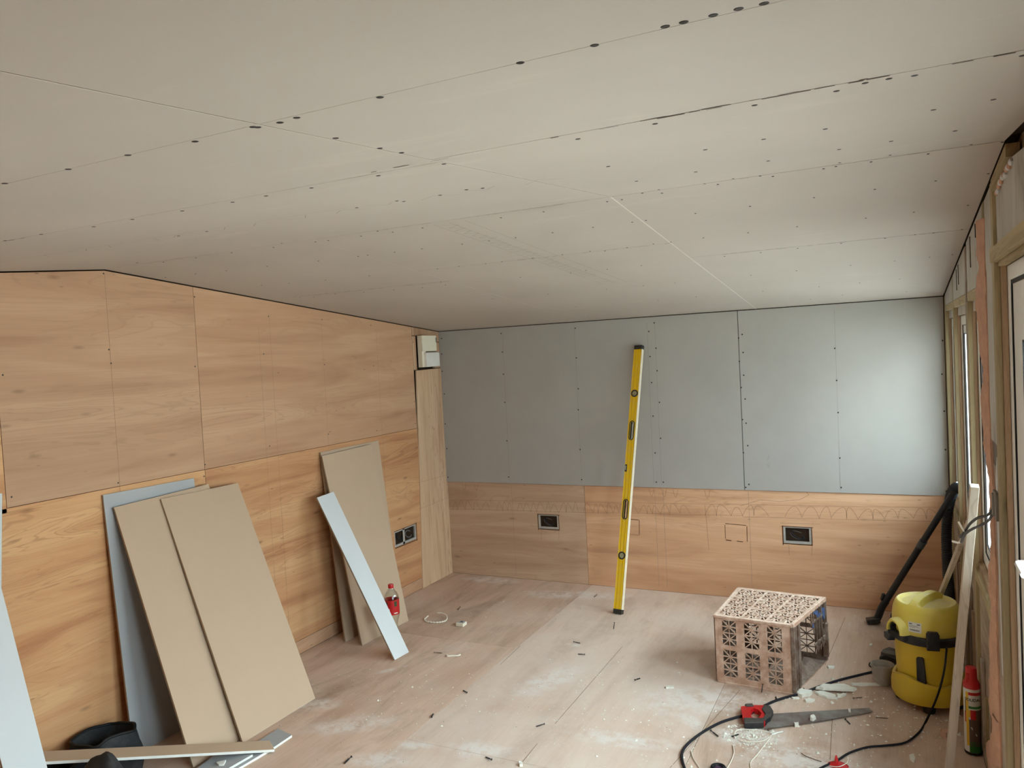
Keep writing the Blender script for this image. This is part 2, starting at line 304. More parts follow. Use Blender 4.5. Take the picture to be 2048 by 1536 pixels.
# ---------------------------------------------------------------- mesh helpers
class MB:
    def __init__(s): s.v = []; s.f = []; s.m = []
    def add(s, vs, fs, mi=0):
        o = len(s.v); s.v += [tuple(p) for p in vs]; s.f += [tuple(i+o for i in f) for f in fs]
        s.m += (mi if isinstance(mi, list) else [mi]*len(fs)); return s
    def hexa(s, p, mi=0):   # p: 8 corners, bottom ccw 0-3, top 4-7
        return s.add(p, [(0, 3, 2, 1), (4, 5, 6, 7), (0, 1, 5, 4), (1, 2, 6, 5), (2, 3, 7, 6), (3, 0, 4, 7)], mi)
    def box(s, a, b, mi=0):
        x0, y0, z0 = a; x1, y1, z1 = b
        return s.hexa([(x0, y0, z0), (x1, y0, z0), (x1, y1, z0), (x0, y1, z0), (x0, y0, z1), (x1, y0, z1), (x1, y1, z1), (x0, y1, z1)], mi)
    def beam(s, p, q, w, h, up=(0, 0, 1), mi=0):   # bar from p to q, w across, h along up
        p, q, up = Vector(p), Vector(q), Vector(up); d = (q-p).normalized()
        a = d.cross(up)
        if a.length < 1e-4: a = d.cross(Vector((1, 0, 0)))
        a.normalize(); u = a.cross(d).normalized(); a = a*w/2; u = u*h/2
        return s.hexa([p-a-u, p+a-u, q+a-u, q-a-u, p-a+u, p+a+u, q+a+u, q-a+u], mi)
    def prism(s, pts, off, mi=0):   # polygon extruded by vector off
        n = len(pts); off = Vector(off); top = [Vector(p)+off for p in pts]
        fs = [tuple(range(n))[::-1], tuple(range(n, 2*n))] + [(i, (i+1) % n, (i+1) % n+n, i+n) for i in range(n)]
        return s.add([tuple(p) for p in pts]+[tuple(p) for p in top], fs, mi)
    def tube(s, pts, r, seg=8, mi=0, smooth=4, cap=True, closed=False):
        P = [Vector(p) for p in pts]
        if smooth > 1 and len(P) > 2:
            Q = []; n = len(P)
            rng = range(n) if closed else range(n-1)
            for i in rng:
                p0 = P[(i-1) % n] if (closed or i > 0) else P[0]; p1 = P[i]; p2 = P[(i+1) % n]; p3 = P[(i+2) % n] if (closed or i+2 < n) else P[-1]
                for k in range(smooth):
                    t = k/smooth
                    Q.append(.5*((2*p1)+(p2-p0)*t+(2*p0-5*p1+4*p2-p3)*t*t+(3*p1-p0-3*p2+p3)*t**3))
            if not closed: Q.append(P[-1])
            P = Q
        n = len(P); vs = []; nrm = None
        for i, p in enumerate(P):
            a = P[(i-1) % n] if (closed or i > 0) else p; b = P[(i+1) % n] if (closed or i < n-1) else p
            t = (b-a).normalized() if (b-a).length > 1e-9 else Vector((0, 0, 1))
            if nrm is None: nrm = t.cross(Vector((0, 0, 1)) if abs(t.z) < .9 else Vector((1, 0, 0))).normalized()
            else:
                nrm = (nrm - t*nrm.dot(t)); nrm = nrm.normalized() if nrm.length > 1e-6 else t.orthogonal().normalized()
            bn = t.cross(nrm); rr = r(i/(max(1, n-1))) if callable(r) else r
            for k in range(seg):
                an = 2*math.pi*k/seg; vs.append(p+(nrm*math.cos(an)+bn*math.sin(an))*rr)
        fs = []
        for i in range(n if closed else n-1):
            for k in range(seg):
                a = i*seg+k; b = i*seg+(k+1) % seg; c = ((i+1) % n)*seg
                fs.append((a, b, c+(k+1) % seg, c+k))
        if cap and not closed: fs += [tuple(range(seg))[::-1], tuple((n-1)*seg+k for k in range(seg))]
        return s.add(vs, fs, mi)
    def lathe(s, prof, c=(0, 0, 0), seg=32, ex=1., ey=1., mi=0, a0=0., a1=2*math.pi, cap=True):
        full = abs(a1-a0-2*math.pi) < 1e-6; n = seg if full else seg+1; vs = []
        for (r, z) in prof:
            for k in range(n):
                a = a0+(a1-a0)*k/seg; vs.append((c[0]+r*ex*math.cos(a), c[1]+r*ey*math.sin(a), c[2]+z))
        fs = []
        for i in range(len(prof)-1):
            for k in range(seg):
                k2 = (k+1) % n
                fs.append((i*n+k, i*n+k2, (i+1)*n+k2, (i+1)*n+k))
        if full and cap: fs += [tuple(range(n))[::-1], tuple((len(prof)-1)*n+k for k in range(n))]
        return s.add(vs, fs, mi)
    def plate(s, u0, u1, v0, v1, holes, place, t, mi=0):   # panel with rectangular holes; place(u, v, depth)
        us = sorted({u0, u1, *[h[0] for h in holes], *[h[1] for h in holes]}); vs_ = sorted({v0, v1, *[h[2] for h in holes], *[h[3] for h in holes]})
        solid = lambda i, j: 0 <= i < len(us)-1 and 0 <= j < len(vs_)-1 and not any(h[0] <= us[i] < h[1] and h[2] <= vs_[j] < h[3] for h in holes)
        for i in range(len(us)-1):
            for j in range(len(vs_)-1):
                if not solid(i, j): continue
                a, b, c, d = us[i], us[i+1], vs_[j], vs_[j+1]
                s.add([place(a, c, 0), place(b, c, 0), place(b, d, 0), place(a, d, 0)], [(0, 1, 2, 3)], mi)
                for (ii, jj, e0, e1) in ((i-1, j, (a, c), (a, d)), (i+1, j, (b, c), (b, d)), (i, j-1, (a, c), (b, c)), (i, j+1, (a, d), (b, d))):
                    if not solid(ii, jj): s.add([place(*e0, 0), place(*e1, 0), place(*e1, t), place(*e0, t)], [(0, 1, 2, 3)], mi)
        return s
    def build(s, name, mats, parent=None, smooth=False, bevel=0., seg=2, clean=False):
        me = bpy.data.meshes.new(name); me.from_pydata(s.v, [], s.f); me.update()
        if not isinstance(mats, (list, tuple)): mats = [mats]
        for m in mats: me.materials.append(m)
        if len(mats) > 1: me.polygons.foreach_set('material_index', s.m)
        bm = bmesh.new(); bm.from_mesh(me)
        if clean: bmesh.ops.remove_doubles(bm, verts=bm.verts, dist=1e-5)
        bmesh.ops.recalc_face_normals(bm, faces=bm.faces); bm.to_mesh(me); bm.free()
        o = bpy.data.objects.new(name, me); C.objects.link(o)
        if smooth:
            me.shade_smooth()
            me.set_sharp_from_angle(angle=math.radians(38))
        if bevel:
            b = o.modifiers.new('edge', 'BEVEL'); b.width = bevel; b.segments = seg; b.limit_method = 'ANGLE'; b.angle_limit = math.radians(50)
        if parent is not None:
            o.parent = parent; o.matrix_parent_inverse = parent.matrix_world.inverted() if parent.type != 'EMPTY' else Matrix.Translation(parent.location).inverted()
        return o
def tag(o, label, cat=None, group=None, kind=None):
    if label: o['label'] = label
    if cat: o['category'] = cat
    if group: o['group'] = group
    if kind: o['kind'] = kind
    return o
def thing(name, label, cat, loc=(0, 0, 0), group=None):
    o = bpy.data.objects.new(name, None); o.empty_display_size = .05; C.objects.link(o); o.location = loc
    return tag(o, label, cat, group)
def lab(o, label): o['label'] = label; return o
def struct(name, mb, mat, label, cat='wall', **k):
    o = mb.build(name, mat, **k); return tag(o, label, cat, kind='structure')
def linked_copy(src, name, loc, parent=None, rot=None, scale=None):
    c = src.copy(); C.objects.link(c); c.name = name; c.location = loc
    if rot is not None: c.rotation_euler = rot
    if scale: c.scale = scale
    c.parent = parent
    return c

SL = (H1-H0)/(-RY)
def zc(y): return H0-SL*y if y > RY else H1-SL*(RY-y)

# ================================================================ SETTING
# ---- ground outside
g = struct('ground_outside', MB().box((W+.2, -14, -.32), (20, 12, -.22)), plain('pale_patio', S(190, 186, 178), .9, .2, .1, 2.), 'pale paved ground outside the windows', 'ground')

# ---- floor
fl = struct('floor', MB().box((-.1, FY-.1, -.12), (W+.2, .1, -.019)), M['backing'], 'dusty pinkish plywood floor with screws and plaster crumbs on it', 'floor')
GX = 1.16
def sheet(x0, y0, x1, y1, mi):
    g = .0012
    MB().box((x0+g, y0+g, -.018), (x1-g, y1-g, 0)).build('plywood_sheet', FLOOR_MATS[mi], fl)
XJ1, XJ2 = 1.195, 2.42
for (x0, y0, x1, y1, mi) in ((0, -1.29, XJ1, 0, 1), (0, -3.72, XJ1, -1.29, 0), (0, FY, XJ1, -3.72, 1),
                             (XJ1, -2.44, XJ2, 0, 4), (XJ1, -4.88, XJ2, -2.44, 4), (XJ1, FY, XJ2, -4.88, 1),
                             (XJ2, -1.2, W, 0, 3), (XJ2, -3.64, W, -1.2, 3), (XJ2, FY, W, -3.64, 2)):
    sheet(x0, y0, x1, y1, mi)
def ribbon(mb, pts, w, n, z=.0006, mi=0):   # flat mark w wide on a plane of normal n, standing z proud
    n = Vector(n); P = [Vector(p) for p in pts]
    for a, b in zip(P, P[1:]):
        d = (b-a); 
        if d.length < 1e-6: continue
        s_ = d.cross(n).normalized()*w/2; o = n*z
        mb.add([a-s_+o, a+s_+o, b+s_+o, b-s_+o], [(0, 1, 2, 3)], mi)
def F3(p, z=0.): return (p[0], p[1], z)
mb = MB()
for a, b in (((1.777, -1.073), (1.776, -2.076)), ((1.774, -2.269), (1.779, -2.459)), ((1.205, -1.254), (1.219, -1.545)), ((2.921, -0.198), (2.863, -0.987)), ((2.503, -1.436), (2.366, -2.264)), ((2.937, -1.564), (2.954, -1.978))):
    ribbon(mb, [F3(a), F3(b)], .0022, (0, 0, 1))
lab(tag(mb.build('pencil_lines', M['pencil'], fl), None, kind='stuff'), 'pencilled joist lines on the floor sheets')

# ---- ceiling: two slopes of plasterboard sheets meeting at a ridge
def slab(x0, x1, y0, y1, lo, hi):   # piece of roof slope between y0<y1, from lo to hi above the board face
    return [(x0, y0, zc(y0)+lo), (x1, y0, zc(y0)+lo), (x1, y1, zc(y1)+lo), (x0, y1, zc(y1)+lo), (x0, y0, zc(y0)+hi), (x1, y0, zc(y0)+hi), (x1, y1, zc(y1)+hi), (x0, y1, zc(y1)+hi)]
mb = MB(); mb.hexa(slab(-.15, W+.62, RY, .12, .0135, .12)); mb.hexa(slab(-.15, W+.62, FY-.12, RY, .0135, .12))  # slabs overrun the right wall: unseen overhang added to cut steep skylight
ce = struct('ceiling', mb, M['backing'], 'gabled ceiling of screwed plasterboard sheets with open joints', 'ceiling')
RJ = 2.44
CP = [(0, RJ-1.22, -1.87, 0), (0, 1.22, RY, -1.87), (1.22, RJ, -2.165, 0), (1.22, RJ, RY, -2.165), (RJ, W, -1.84, 0), (RJ, W, RY, -1.84),
      (0, RJ, -3.965, RY), (0, RJ, -4.462, -3.965), (0, RJ, FY, -4.462), (RJ, W, -4.0, RY), (RJ, W, -4.462, -4.0), (RJ, W, FY, -4.462)]
for i, (x0, x1, y0, y1) in enumerate(CP):
    gy = {4: .0022, 5: .0018, 9: .0018, 10: .0005}.get(i, .0012) if i not in (7, 8, 11) else .0005
    gx = .0009
    xe0 = .004 if x0 == 0 else x0+gx; xe1 = x1-(.003 if x1 == W else gx)
    MB().hexa(slab(xe0, xe1, y0+gy, y1-(.004 if y1 == 0 else gy), 0, .0125)).build('plasterboard_sheet', M['ceiling'], ce)
def ce3(p, d=0.): return (p[0], p[1], zc(p[1])-d)
CN = {True: Vector((0, -SL, -1)).normalized(), False: Vector((0, SL, -1)).normalized()}
# pale filled joints and pencil strips on the ceiling
mb = MB()
ribbon(mb, [(RJ, RY, H1), (RJ, -.005, zc(-.005))], .005, CN[True]); ribbon(mb, [(RJ, RY, H1), (RJ, FY+.1, zc(FY+.1))], .0022, CN[False])
ribbon(mb, [(1.22, RY, H1), (1.22, -.3, zc(-.3))], .002, CN[True])
tag(lab(mb.build('pale_joint_edges', plain('white_paper_edge', S(208, 200, 192), .8, .2), ce), 'pale paper edges along the long ceiling joints'), None, kind='stuff')
mb = MB()
for x in (1.755, 1.82, 1.885): ribbon(mb, [(x, RY+.03, zc(RY+.03)), (x+.12, -1.4, zc(-1.4))], .0015, CN[True])
zz = []
for i in range(60):
    y = RY+.05+i*.024; zz.append((1.80+.12*(y-RY)/1.5+(.03 if i % 2 else -.03)+random.uniform(-.01, .01), y+random.uniform(-.008, .008), zc(y)))
ribbon(mb, zz, .0015, CN[True])
for (y0, xs) in ((-3.60, [.55+.05*i for i in range(40)]),):
    zz = [(x+random.uniform(-.012, .012), y0+(x-.55)*.04+(.045 if i % 2 else 0)+random.uniform(-.01, .01), 0) for i, x in enumerate(xs)]
    zz = [(x, y, zc(y)) for x, y, _ in zz]
    for i in range(0, len(zz)-1):
        if i % 3: ribbon(mb, [zz[i], zz[i+1]], .0018, CN[False])
    ribbon(mb, [(.3, y0-.02, zc(y0-.02)), (1.9, y0+.03, zc(y0+.03))], .0014, CN[False])
tag(lab(mb.build('pencil_lines', M['pencil_grey'], ce), 'faint pencil scribbles on the ceiling boards'), None, kind='stuff')
# chipped dark stretches along the open joints
mb = MB()
def chips(x0, x1, y, n, w=.004):
    x = x0
    while x < x1:
        l = random.uniform(.008, .05)
        if random.random() < .62:
            yy = y+random.uniform(-.002, .002); ribbon(mb, [(x, yy, zc(yy)), (x+l, yy, zc(yy))], random.uniform(.0015, w), CN[y > RY], .0009)
        x += l+random.uniform(.0, .035)
chips(RJ+.02, W-.05, -3.998, 0, .006); chips(RJ+.3, W-.3, -4.003, 0, .005); chips(RJ-.15, RJ+.0, -3.99, 0, .005); chips(1.55, 2.43, RY-.002, 0, .004); chips(RJ+.4, W-.05, RY-.002, 0, .004)
chips(RJ+.01, W-.03, -1.84, 0, .003); chips(1.75, RJ, -2.165, 0, .003); chips(.9, 1.15, -3.965, 0, .005); chips(.1, 1.2, -1.87, 0, .003)
tag(lab(mb.build('chipped_joint_edges', plain('bare_joint', S(88, 76, 68), .9, .1, .3, 40), ce), 'dark chipped edges along the ceiling joints'), None, kind='stuff')

# ---- screw heads, one object each
def screw_head_mesh(r):
    b = MB(); b.lathe([(r, 0), (r, .0006), (r*.78, .0011), (r*.3, .0009)], seg=10); o = b.build('screw_head', M['screw_black']); me = o.data; bpy.data.objects.remove(o); return me
SH = screw_head_mesh(.0050); SHS = screw_head_mesh(.0038); SHB = screw_head_mesh(.0052)
def screw_head(loc, nrm, me, parent):
    o = bpy.data.objects.new('screw_head', me); C.objects.link(o)
    o.matrix_world = Matrix.Translation(Vector(loc)+Vector(nrm)*-.0002) @ Vector(nrm).to_track_quat('Z', 'Y').to_matrix().to_4x4()
    o.parent = parent
    return o
ceil_pts = [(2.778, -4.766), (3.129, -4.468), (3.104, -4.470), (3.078, -4.469), (3.047, -4.469), (3.027, -4.469), (2.944, -4.462), (2.851, -4.462), (2.645, -4.456), (2.501, -4.452), (2.467, -4.448), (2.424, -4.456), (2.427, -4.450), (2.304, -4.452), (2.168, -4.462), (2.023, -4.462), (1.858, -4.466), (2.271, -3.937), (2.089, -3.935), (1.958, -3.937), (1.852, -3.935), (1.690, -3.939), (1.915, -3.541), (2.052, -3.546), (2.055, -3.517), (1.229, -3.551), (1.368, -3.943), (1.520, -3.946), (1.350, -3.549), (1.035, -3.971), (1.187, -3.967), (2.267, -3.547), (2.175, -3.525), (2.304, -3.528), (2.432, -3.936), (2.446, -4.110), (2.446, -4.177), (2.450, -4.303), (2.014, -2.845), (1.811, -2.553), (1.690, -2.555), (1.694, -2.854), (1.502, -2.561), (1.368, -2.564), (1.561, -2.853), (1.521, -2.893), (1.419, -2.859), (1.234, -2.570), (1.183, -2.570), (1.262, -2.861), (1.204, -2.868), (0.970, -2.575), (1.094, -2.938), (0.992, -2.874), (0.692, -2.597), (0.768, -2.880), (0.453, -2.609), (0.561, -2.881), (0.272, -2.626), (0.368, -2.886), (0.326, -2.987), (0.076, -2.633), (0.695, -2.197), (0.476, -2.216), (0.313, -2.241), (1.671, -2.165), (1.589, -2.166), (1.452, -2.171), (1.334, -2.169), (0.995, -1.773), (0.819, -1.783), (0.633, -1.804), (0.953, -2.183), (1.166, -1.865), (1.141, -1.778), (1.139, -1.248), (0.466, -1.842), (0.290, -1.813), (0.210, -1.838)]
ceil_pts += [(2.874, -3.954), (2.725, -3.943), (3.043, -3.958), (3.168, -3.952), (3.210, -3.974), (3.243, -3.973), (3.278, -3.962), (3.416, -3.964), (3.416, -3.609), (3.319, -3.604), (3.126, -3.584), (3.005, -3.582), (2.880, -3.568), (2.651, -3.552), (3.378, -3.247), (3.247, -3.237), (3.133, -3.230), (2.965, -3.214), (2.780, -3.212), (2.615, -3.205), (3.509, -2.892), (3.436, -2.922), (3.338, -2.882), (3.245, -2.950), (3.197, -2.883), (3.106, -2.887), (3.073, -2.882), (3.119, -2.943), (2.933, -2.877), (2.900, -2.900), (2.827, -2.927), (2.772, -2.875), (2.738, -2.902), (2.596, -2.866), (2.541, -2.896), (2.600, -2.917), (2.461, -2.857), (2.411, -2.858), (3.504, -2.602), (3.368, -2.596), (3.200, -2.588), (3.021, -2.581), (2.818, -2.574), (2.634, -2.573), (2.454, -2.563), (2.403, -2.563), (2.251, -2.559), (2.178, -2.845), (3.479, -2.231), (3.316, -2.222), (3.163, -2.214), (2.928, -2.202), (2.749, -2.195), (2.577, -2.191), (2.444, -2.181), (2.373, -2.184), (2.087, -2.557), (1.928, -2.552), (3.487, -1.849), (3.392, -1.838), (3.328, -1.841), (3.221, -1.828), (3.058, -1.817), (2.888, -1.805), (2.736, -1.795), (2.582, -1.793), (2.096, -2.177), (1.968, -2.175), (1.826, -2.171), (2.155, -2.156), (2.257, -2.170), (3.396, -1.322), (3.255, -1.301), (3.069, -1.292), (2.826, -1.275), (2.609, -1.263), (2.198, -1.774), (2.028, -1.766), (1.931, -1.792), (1.841, -1.764), (3.485, -1.333), (3.278, -0.766), (3.087, -0.748), (2.883, -0.721), (2.586, -0.721), (2.219, -1.241), (2.046, -1.235), (1.836, -1.228), (1.489, -1.233), (1.579, -1.783), (3.316, -0.292), (2.979, -0.343), (2.796, -0.265), (2.208, -0.714), (1.979, -0.705), (1.343, -0.207), (1.445, -0.697)]
for (x, y) in ceil_pts[1:]:
    if 0 < x < W and FY < y < 0: screw_head((x, y, zc(y)), CN[y > RY], SHB if y < -4.2 else (SH if y < RY-.05 else SHS), ce)

# ---- left wall
mb = MB(); 
def gable(mb, x0, x1, top=.0):
    prof = [(0, -.02), (0, H0+.09), (RY, H1+.09), (FY, zc(FY)+.09), (FY, -.02)]
    mb.prism([(x0, y, z) for y, z in prof], (x1-x0, 0, 0))
gable(mb, -.13, -.016)
wl = struct('wall_left', mb, M['backing'], 'left gable wall lined with plywood sheets', 'wall')
def gpanel(y0, y1, z0, z1, mat, label=None, x=0., t=.0135, skew=0., holes=()):
    b = MB(); g = .0013
    if z1 is None:
        ys = [y0+g] + ([RY] if y0 < RY < y1 else []) + [y1-g]
        prof = [(y0+g, z0+g)]+[(y, zc(y)-.006) for y in ys]+[(y1-g, z0+g)]
        b.prism([(x-t, y, z) for y, z in prof], (t, 0, 0))
    elif holes: b.plate(y0+g, y1-g, z0+g, z1-g, list(holes), lambda u, v, d: (x-d, u, v), t)
    else: b.box((x-t, y0+g, z0+g), (x, y1-g, z1-g))
    o = b.build('plywood_sheet', mat, wl)
    if label: lab(o, label)
    return o
ZS = 1.206
gpanel(-2.404, -.387, ZS, None, M['ply_upper_b'], 'pale upper plywood sheet nearer the corner')
gpanel(-3.415, -2.404, ZS, None, M['ply_upper'], 'pale upper plywood sheet under the ridge')
gpanel(-4.62, -3.415, ZS-.02, None, M['ply_lower'], 'reddish upper plywood sheet'); gpanel(FY, -4.62, ZS-.02, None, M['ply_upper_b'])
gpanel(-2.404, -.387, .082, ZS, M['ply_lower_b'], 'orange lower plywood sheet with the socket cut-out', holes=((-.757, -.474, .384, .500),))
gpanel(-4.62, -2.404, .0, ZS, M['ply_lower'], 'orange lower plywood sheet behind the stacked boards'); gpanel(FY, -4.62, 0, ZS, M['ply_lower_b'])
gpanel(-2.404, -.387, 0, .082, M['ply_upper_b'], 'narrow strip of plywood along the floor')
# corner strip and pieces round the consumer unit
lab(MB().prism([(-.004, -.440, .001), (-.004, -.002, .001), (-.004, -.002, 1.645), (-.004, -.360, 1.640)], (.012, 0, 0)).build('plywood_strip', M['ply_strip'], wl), 'upright corner strip of straight-grained plywood')
MB().prism([(-.012, -.385, 1.645), (-.012, -.34, 1.645), (-.012, -.34, 1.90), (-.012, -.385, 1.90)], (.012, 0, 0)).build('plywood_strip', M['ply_edge'], wl)
MB().prism([(-.012, -.385, 1.905), (-.012, -.002, 1.905), (-.012, -.002, zc(-.002)-.006), (-.012, -.385, zc(-.385)-.006)], (.014, 0, 0)).build('plywood_strip', M['ply_edge'], wl)
MB().box((-.012, -.10, 1.65), (.002, -.004, 1.85)).build('plywood_strip', M['ply_edge'], wl)
MB().box((-.012, -.10, 1.855), (.004, -.004, 1.905)).build('plywood_strip', M['ply_edge'], wl)
XN = Vector((1, 0, 0))
mb = MB()
for (y, z0, z1, w) in ((-2.90, 0.1, 2.19, .0022), (-1.865, .1, 2.03, .0016), (-1.955, .1, 1.95, .0016), (-1.41, .3, 1.98, .0016), (-.832, .6, 1.93, .0016)):
    ribbon(mb, [(0, y, z0), (0, y-.004, z1)], w, XN)
ribbon(mb, [(.008, -.43, .80), (.008, -.01, .79)], .0014, XN); ribbon(mb, [(.008, -.43, .60), (.008, -.01, .61)], .0014, XN)
ribbon(mb, [(0, -.75, .80), (0, -.66, .76), (0, -.56, .80), (0, -.60, .72), (0, -.50, .66)], .002, XN)
for a, b in (([(-0.414, 0.895)], [(-0.479, 0.840)]),): pass
tag(lab(mb.build('pencil_lines', M['pencil_faint'], wl), 'pencil lines drawn on the left plywood'), None, kind='stuff')
for (y, z) in [(-2.908, 2.189), (-2.908, 1.840), (-2.902, 1.777), (-3.391, 1.745), (-3.393, 1.248), (-2.909, 1.223), (-2.397, 2.105), (-2.423, 1.745), (-2.401, 1.232), (-2.413, 1.173), (-1.872, 2.016), (-1.930, 1.799), (-1.929, 1.269), (-1.403, 2.005), (-1.404, 1.720), (-1.407, 1.278), (-0.891, 1.976), (-0.888, 1.695), (-0.894, 1.244), (-0.375, 1.854), (-0.406, 1.409), (-0.408, 1.243)]:
    screw_head((0, y, z), XN, SHS, wl)

# ---- back wall
mb = MB(); mb.box((-.13, .0125, -.02), (W+.2, .12, H0+.09))
wb = struct('wall_back', mb, M['backing'], 'back wall with grey plasterboard above and plywood below', 'wall')
ZB = .737; YN = Vector((0, -1, 0)); g = .0012
H1_ = (.787, .955, .395, .507); H2_ = (2.551, 2.728, .390, .505)
def bpanel(x0, x1, z0, z1, mat, label, y=0., t=.0125, holes=()):
    b = MB().plate(x0+g, x1-g, z0+g, z1-g, list(holes), lambda u, v, d: (u, y+d, v), t)
    return lab(b.build('plywood_sheet', mat, wb), label)
bpanel(.003, 1.171, 0, ZB, M['ply_back'], 'pinkish plywood sheet at the left of the back wall', holes=(H1_,))
bpanel(1.171, W, 0, ZB, M['ply_back_b'], 'reddish plywood sheet at the right of the back wall', holes=(H2_,))
for (x0, x1) in ((.004, 2.318), (2.320, W-.003)):
    b = MB().box((x0+g, -.0125, ZB+.002), (x1-g, 0, H0-.005))
    o = b.build('plasterboard_sheet', M['drywall'], wb)
for (x, z) in [(0.032, 1.879), (0.026, 1.756), (0.021, 1.620), (0.029, 1.439), (0.022, 1.200), (0.024, 1.003), (0.020, 0.773), (0.561, 1.887), (0.563, 1.746), (0.563, 1.577), (0.562, 1.361), (0.562, 1.066), (0.561, 0.787), (1.167, 1.890), (1.164, 1.674), (1.167, 1.449), (1.159, 1.295), (1.158, 1.003), (1.159, 0.781), (1.713, 1.834), (1.714, 1.659), (1.717, 1.477), (1.716, 1.242), (1.719, 0.983), (1.718, 0.777), (1.754, 1.891), (1.759, 1.715), (1.760, 1.558), (1.766, 1.337), (1.763, 1.086), (1.768, 0.778)] + [(2.344, 1.776), (2.320, 1.754), (2.345, 1.657), (2.319, 1.599), (2.343, 1.506), (2.324, 1.425), (2.346, 1.348), (2.324, 1.211), (2.346, 1.187), (2.351, 1.037), (2.321, 0.990), (2.348, 0.778), (2.327, 0.757), (2.907, 1.656), (2.911, 1.453), (2.913, 1.250), (2.913, 0.961), (2.915, 0.773), (3.503, 1.672), (3.494, 1.472), (3.500, 1.250), (3.500, 1.018), (3.498, 0.767)]:
    screw_head((x, -.0125, z), YN, SH, wb)
mb = MB()
for (x, z0, z1) in ((.57, ZB, 1.9), (1.16, ZB, 1.9), (1.70, ZB, 1.9), (1.755, ZB, 1.9), (2.91, ZB, 1.9)):
    ribbon(mb, [(x, -.0125, z0+.02), (x+random.uniform(-.003, .003), -.0125, z1)], .0014, YN)
for (x) in (.575, 1.70, 1.76, 2.34): ribbon(mb, [(x, 0, .03), (x, 0, ZB-.01)], .0014, YN)
tag(lab(mb.build('pencil_lines', M['pencil_grey'], wb), 'upright pencil lines over the hidden studs'), None, kind='stuff')
mb = MB()
def za(x): return .588+.022*x
for dz, x0, x1 in ((0, .02, 3.44), (-.075, .02, 2.3), (-.085, 2.3, 3.42)):
    ribbon(mb, [(x0+(x1-x0)*i/12, 0, za(x0+(x1-x0)*i/12)+dz+random.uniform(-.002, .002)) for i in range(13)], .0013, YN)
x = .04
while x < 3.42:
    p = random.uniform(.036, .075)+(.03 if x > 1.9 else 0); lean = random.uniform(-.3, .3)
    h0, h1_ = za(x)-.078+random.uniform(-.008, .012), za(x)-.006+random.uniform(-.012, .006)
    pts = [(x+p*t+lean*p*math.sin(math.pi*t), 0, h0+(h1_-h0)*math.sin(math.pi*t)**(.8 if x > 1.7 else 1.3)) for t in [k/8 for k in range(9)]]
    if random.random() < .12: x += p; continue
    ribbon(mb, pts, .0016, YN); x += p
for x0 in (.14, .25, 1.66, 1.75, 1.83, 2.05): ribbon(mb, [(x0+.035*t, 0, ZB-.01-.055*math.sin(math.pi*t)) for t in [k/8 for k in range(9)]], .0016, YN)
ribbon(mb, [(x_, 0, z_) for x_, z_ in [(2.282, 0.628), (2.413, 0.673), (2.540, 0.668), (2.664, 0.685), (2.720, 0.717), (2.703, 0.736)]], .0016, YN)
for a0, a1 in (((0.810, 0.387), (0.805, 0.311)), ((0.953, 0.395), (0.949, 0.319)), ((2.585, 0.382), (2.583, 0.315)), ((2.727, 0.391), (2.724, 0.318)), ((2.048, 0.626), (2.062, 0.315)), ((2.780, 0.530), (2.534, 0.525))):
    ribbon(mb, [(a0[0], 0, a0[1]), (a1[0], 0, a1[1])], .0014, YN)
tag(lab(mb.build('pencil_zigzag', M['pencil'], wb), 'pencilled zigzag band along the plywood'), None, kind='stuff')
mb = MB()
def dash(x0, z0, x1, z1, w=.004): ribbon(mb, [(x0, 0, z0), (x1, 0, z1)], w, YN, .0008)
dash(2.180, .504, 2.318, .498); dash(2.177, .495, 2.177, .40, .003); dash(2.180, .392, 2.216, .389, .006); dash(2.252, .388, 2.292, .385, .005); dash(2.322, .492, 2.320, .388, .004)
dash(1.44, .505, 1.575, .500); dash(1.578, .498, 1.573, .395, .0035); dash(1.50, .392, 1.573, .390, .002); dash(1.44, .505, 1.44, .47, .004)
for (a, b, c, d) in (H1_, H2_): dash(a-.005, d, b+.01, d, .004); dash(a-.002, d+.004, a-.002, c-.01, .005); dash(a-.004, c, b+.003, c-.002, .005); dash(b+.002, c-.004, b+.001, d, .003)
tag(lab(mb.build('saw_cut_marks', M['cut'], wb), 'dark saw cut marks of marked-out sockets'), None, kind='stuff')
# the cut marks round the left wall opening
mb = MB()
for a, b, w in (((-.76, .502), (-.47, .502), .004), ((-.758, .382), (-.468, .378), .005), ((-.472, .51), (-.472, .37), .005)):
    ribbon(mb, [(0, a[0], a[1]), (0, b[0], b[1])], w, XN, .0008)
tag(lab(mb.build('saw_cut_marks', M['cut'], wl), 'dark cut marks round the socket opening'), None, kind='stuff')

# ---- front wall behind the camera
mb = MB(); mb.box((-.13, FY-.12, -.02), (W+.2, FY, zc(FY)+.09))
wf = struct('wall_front', mb, M['ply_lower'], 'plain plywood wall facing the back wall', 'wall')

# ---- right wall: studs, headers, sills, foil boards
OUT = .11
mb = MB()
FR = [(-.10, -.728), (-.779, -1.502), (-1.602, -2.26)]      # window openings far, near
ZH, ZW = 1.842, .735
D0, D1 = -2.553, -4.77
mb.box((W+.035, -.10, -.02), (W+OUT, .12, H0+.06))
mb.box((W+.035, -2.26, -.02), (W+OUT, -.10, ZW)); mb.box((W+.075, -2.26, ZW), (W+OUT, -.10, .768)) 
mb.prism([(W+.035, y, z) for y, z in ((-.10, 1.798), (-.10, zc(-.1)+.08), (-2.26, zc(-2.26)+.08), (-2.26, 1.798))], (OUT-.035, 0, 0))
for a, b in ((-.728, -.779), (-1.502, -1.602)): mb.box((W+.035, b, ZW), (W+OUT, a, 1.82))
mb.prism([(W+.035, y, z) for y, z in ((-2.26, -.02), (-2.26, zc(-2.26)+.08), (D0, zc(D0)+.08), (D0, -.02))], (OUT-.035, 0, 0))
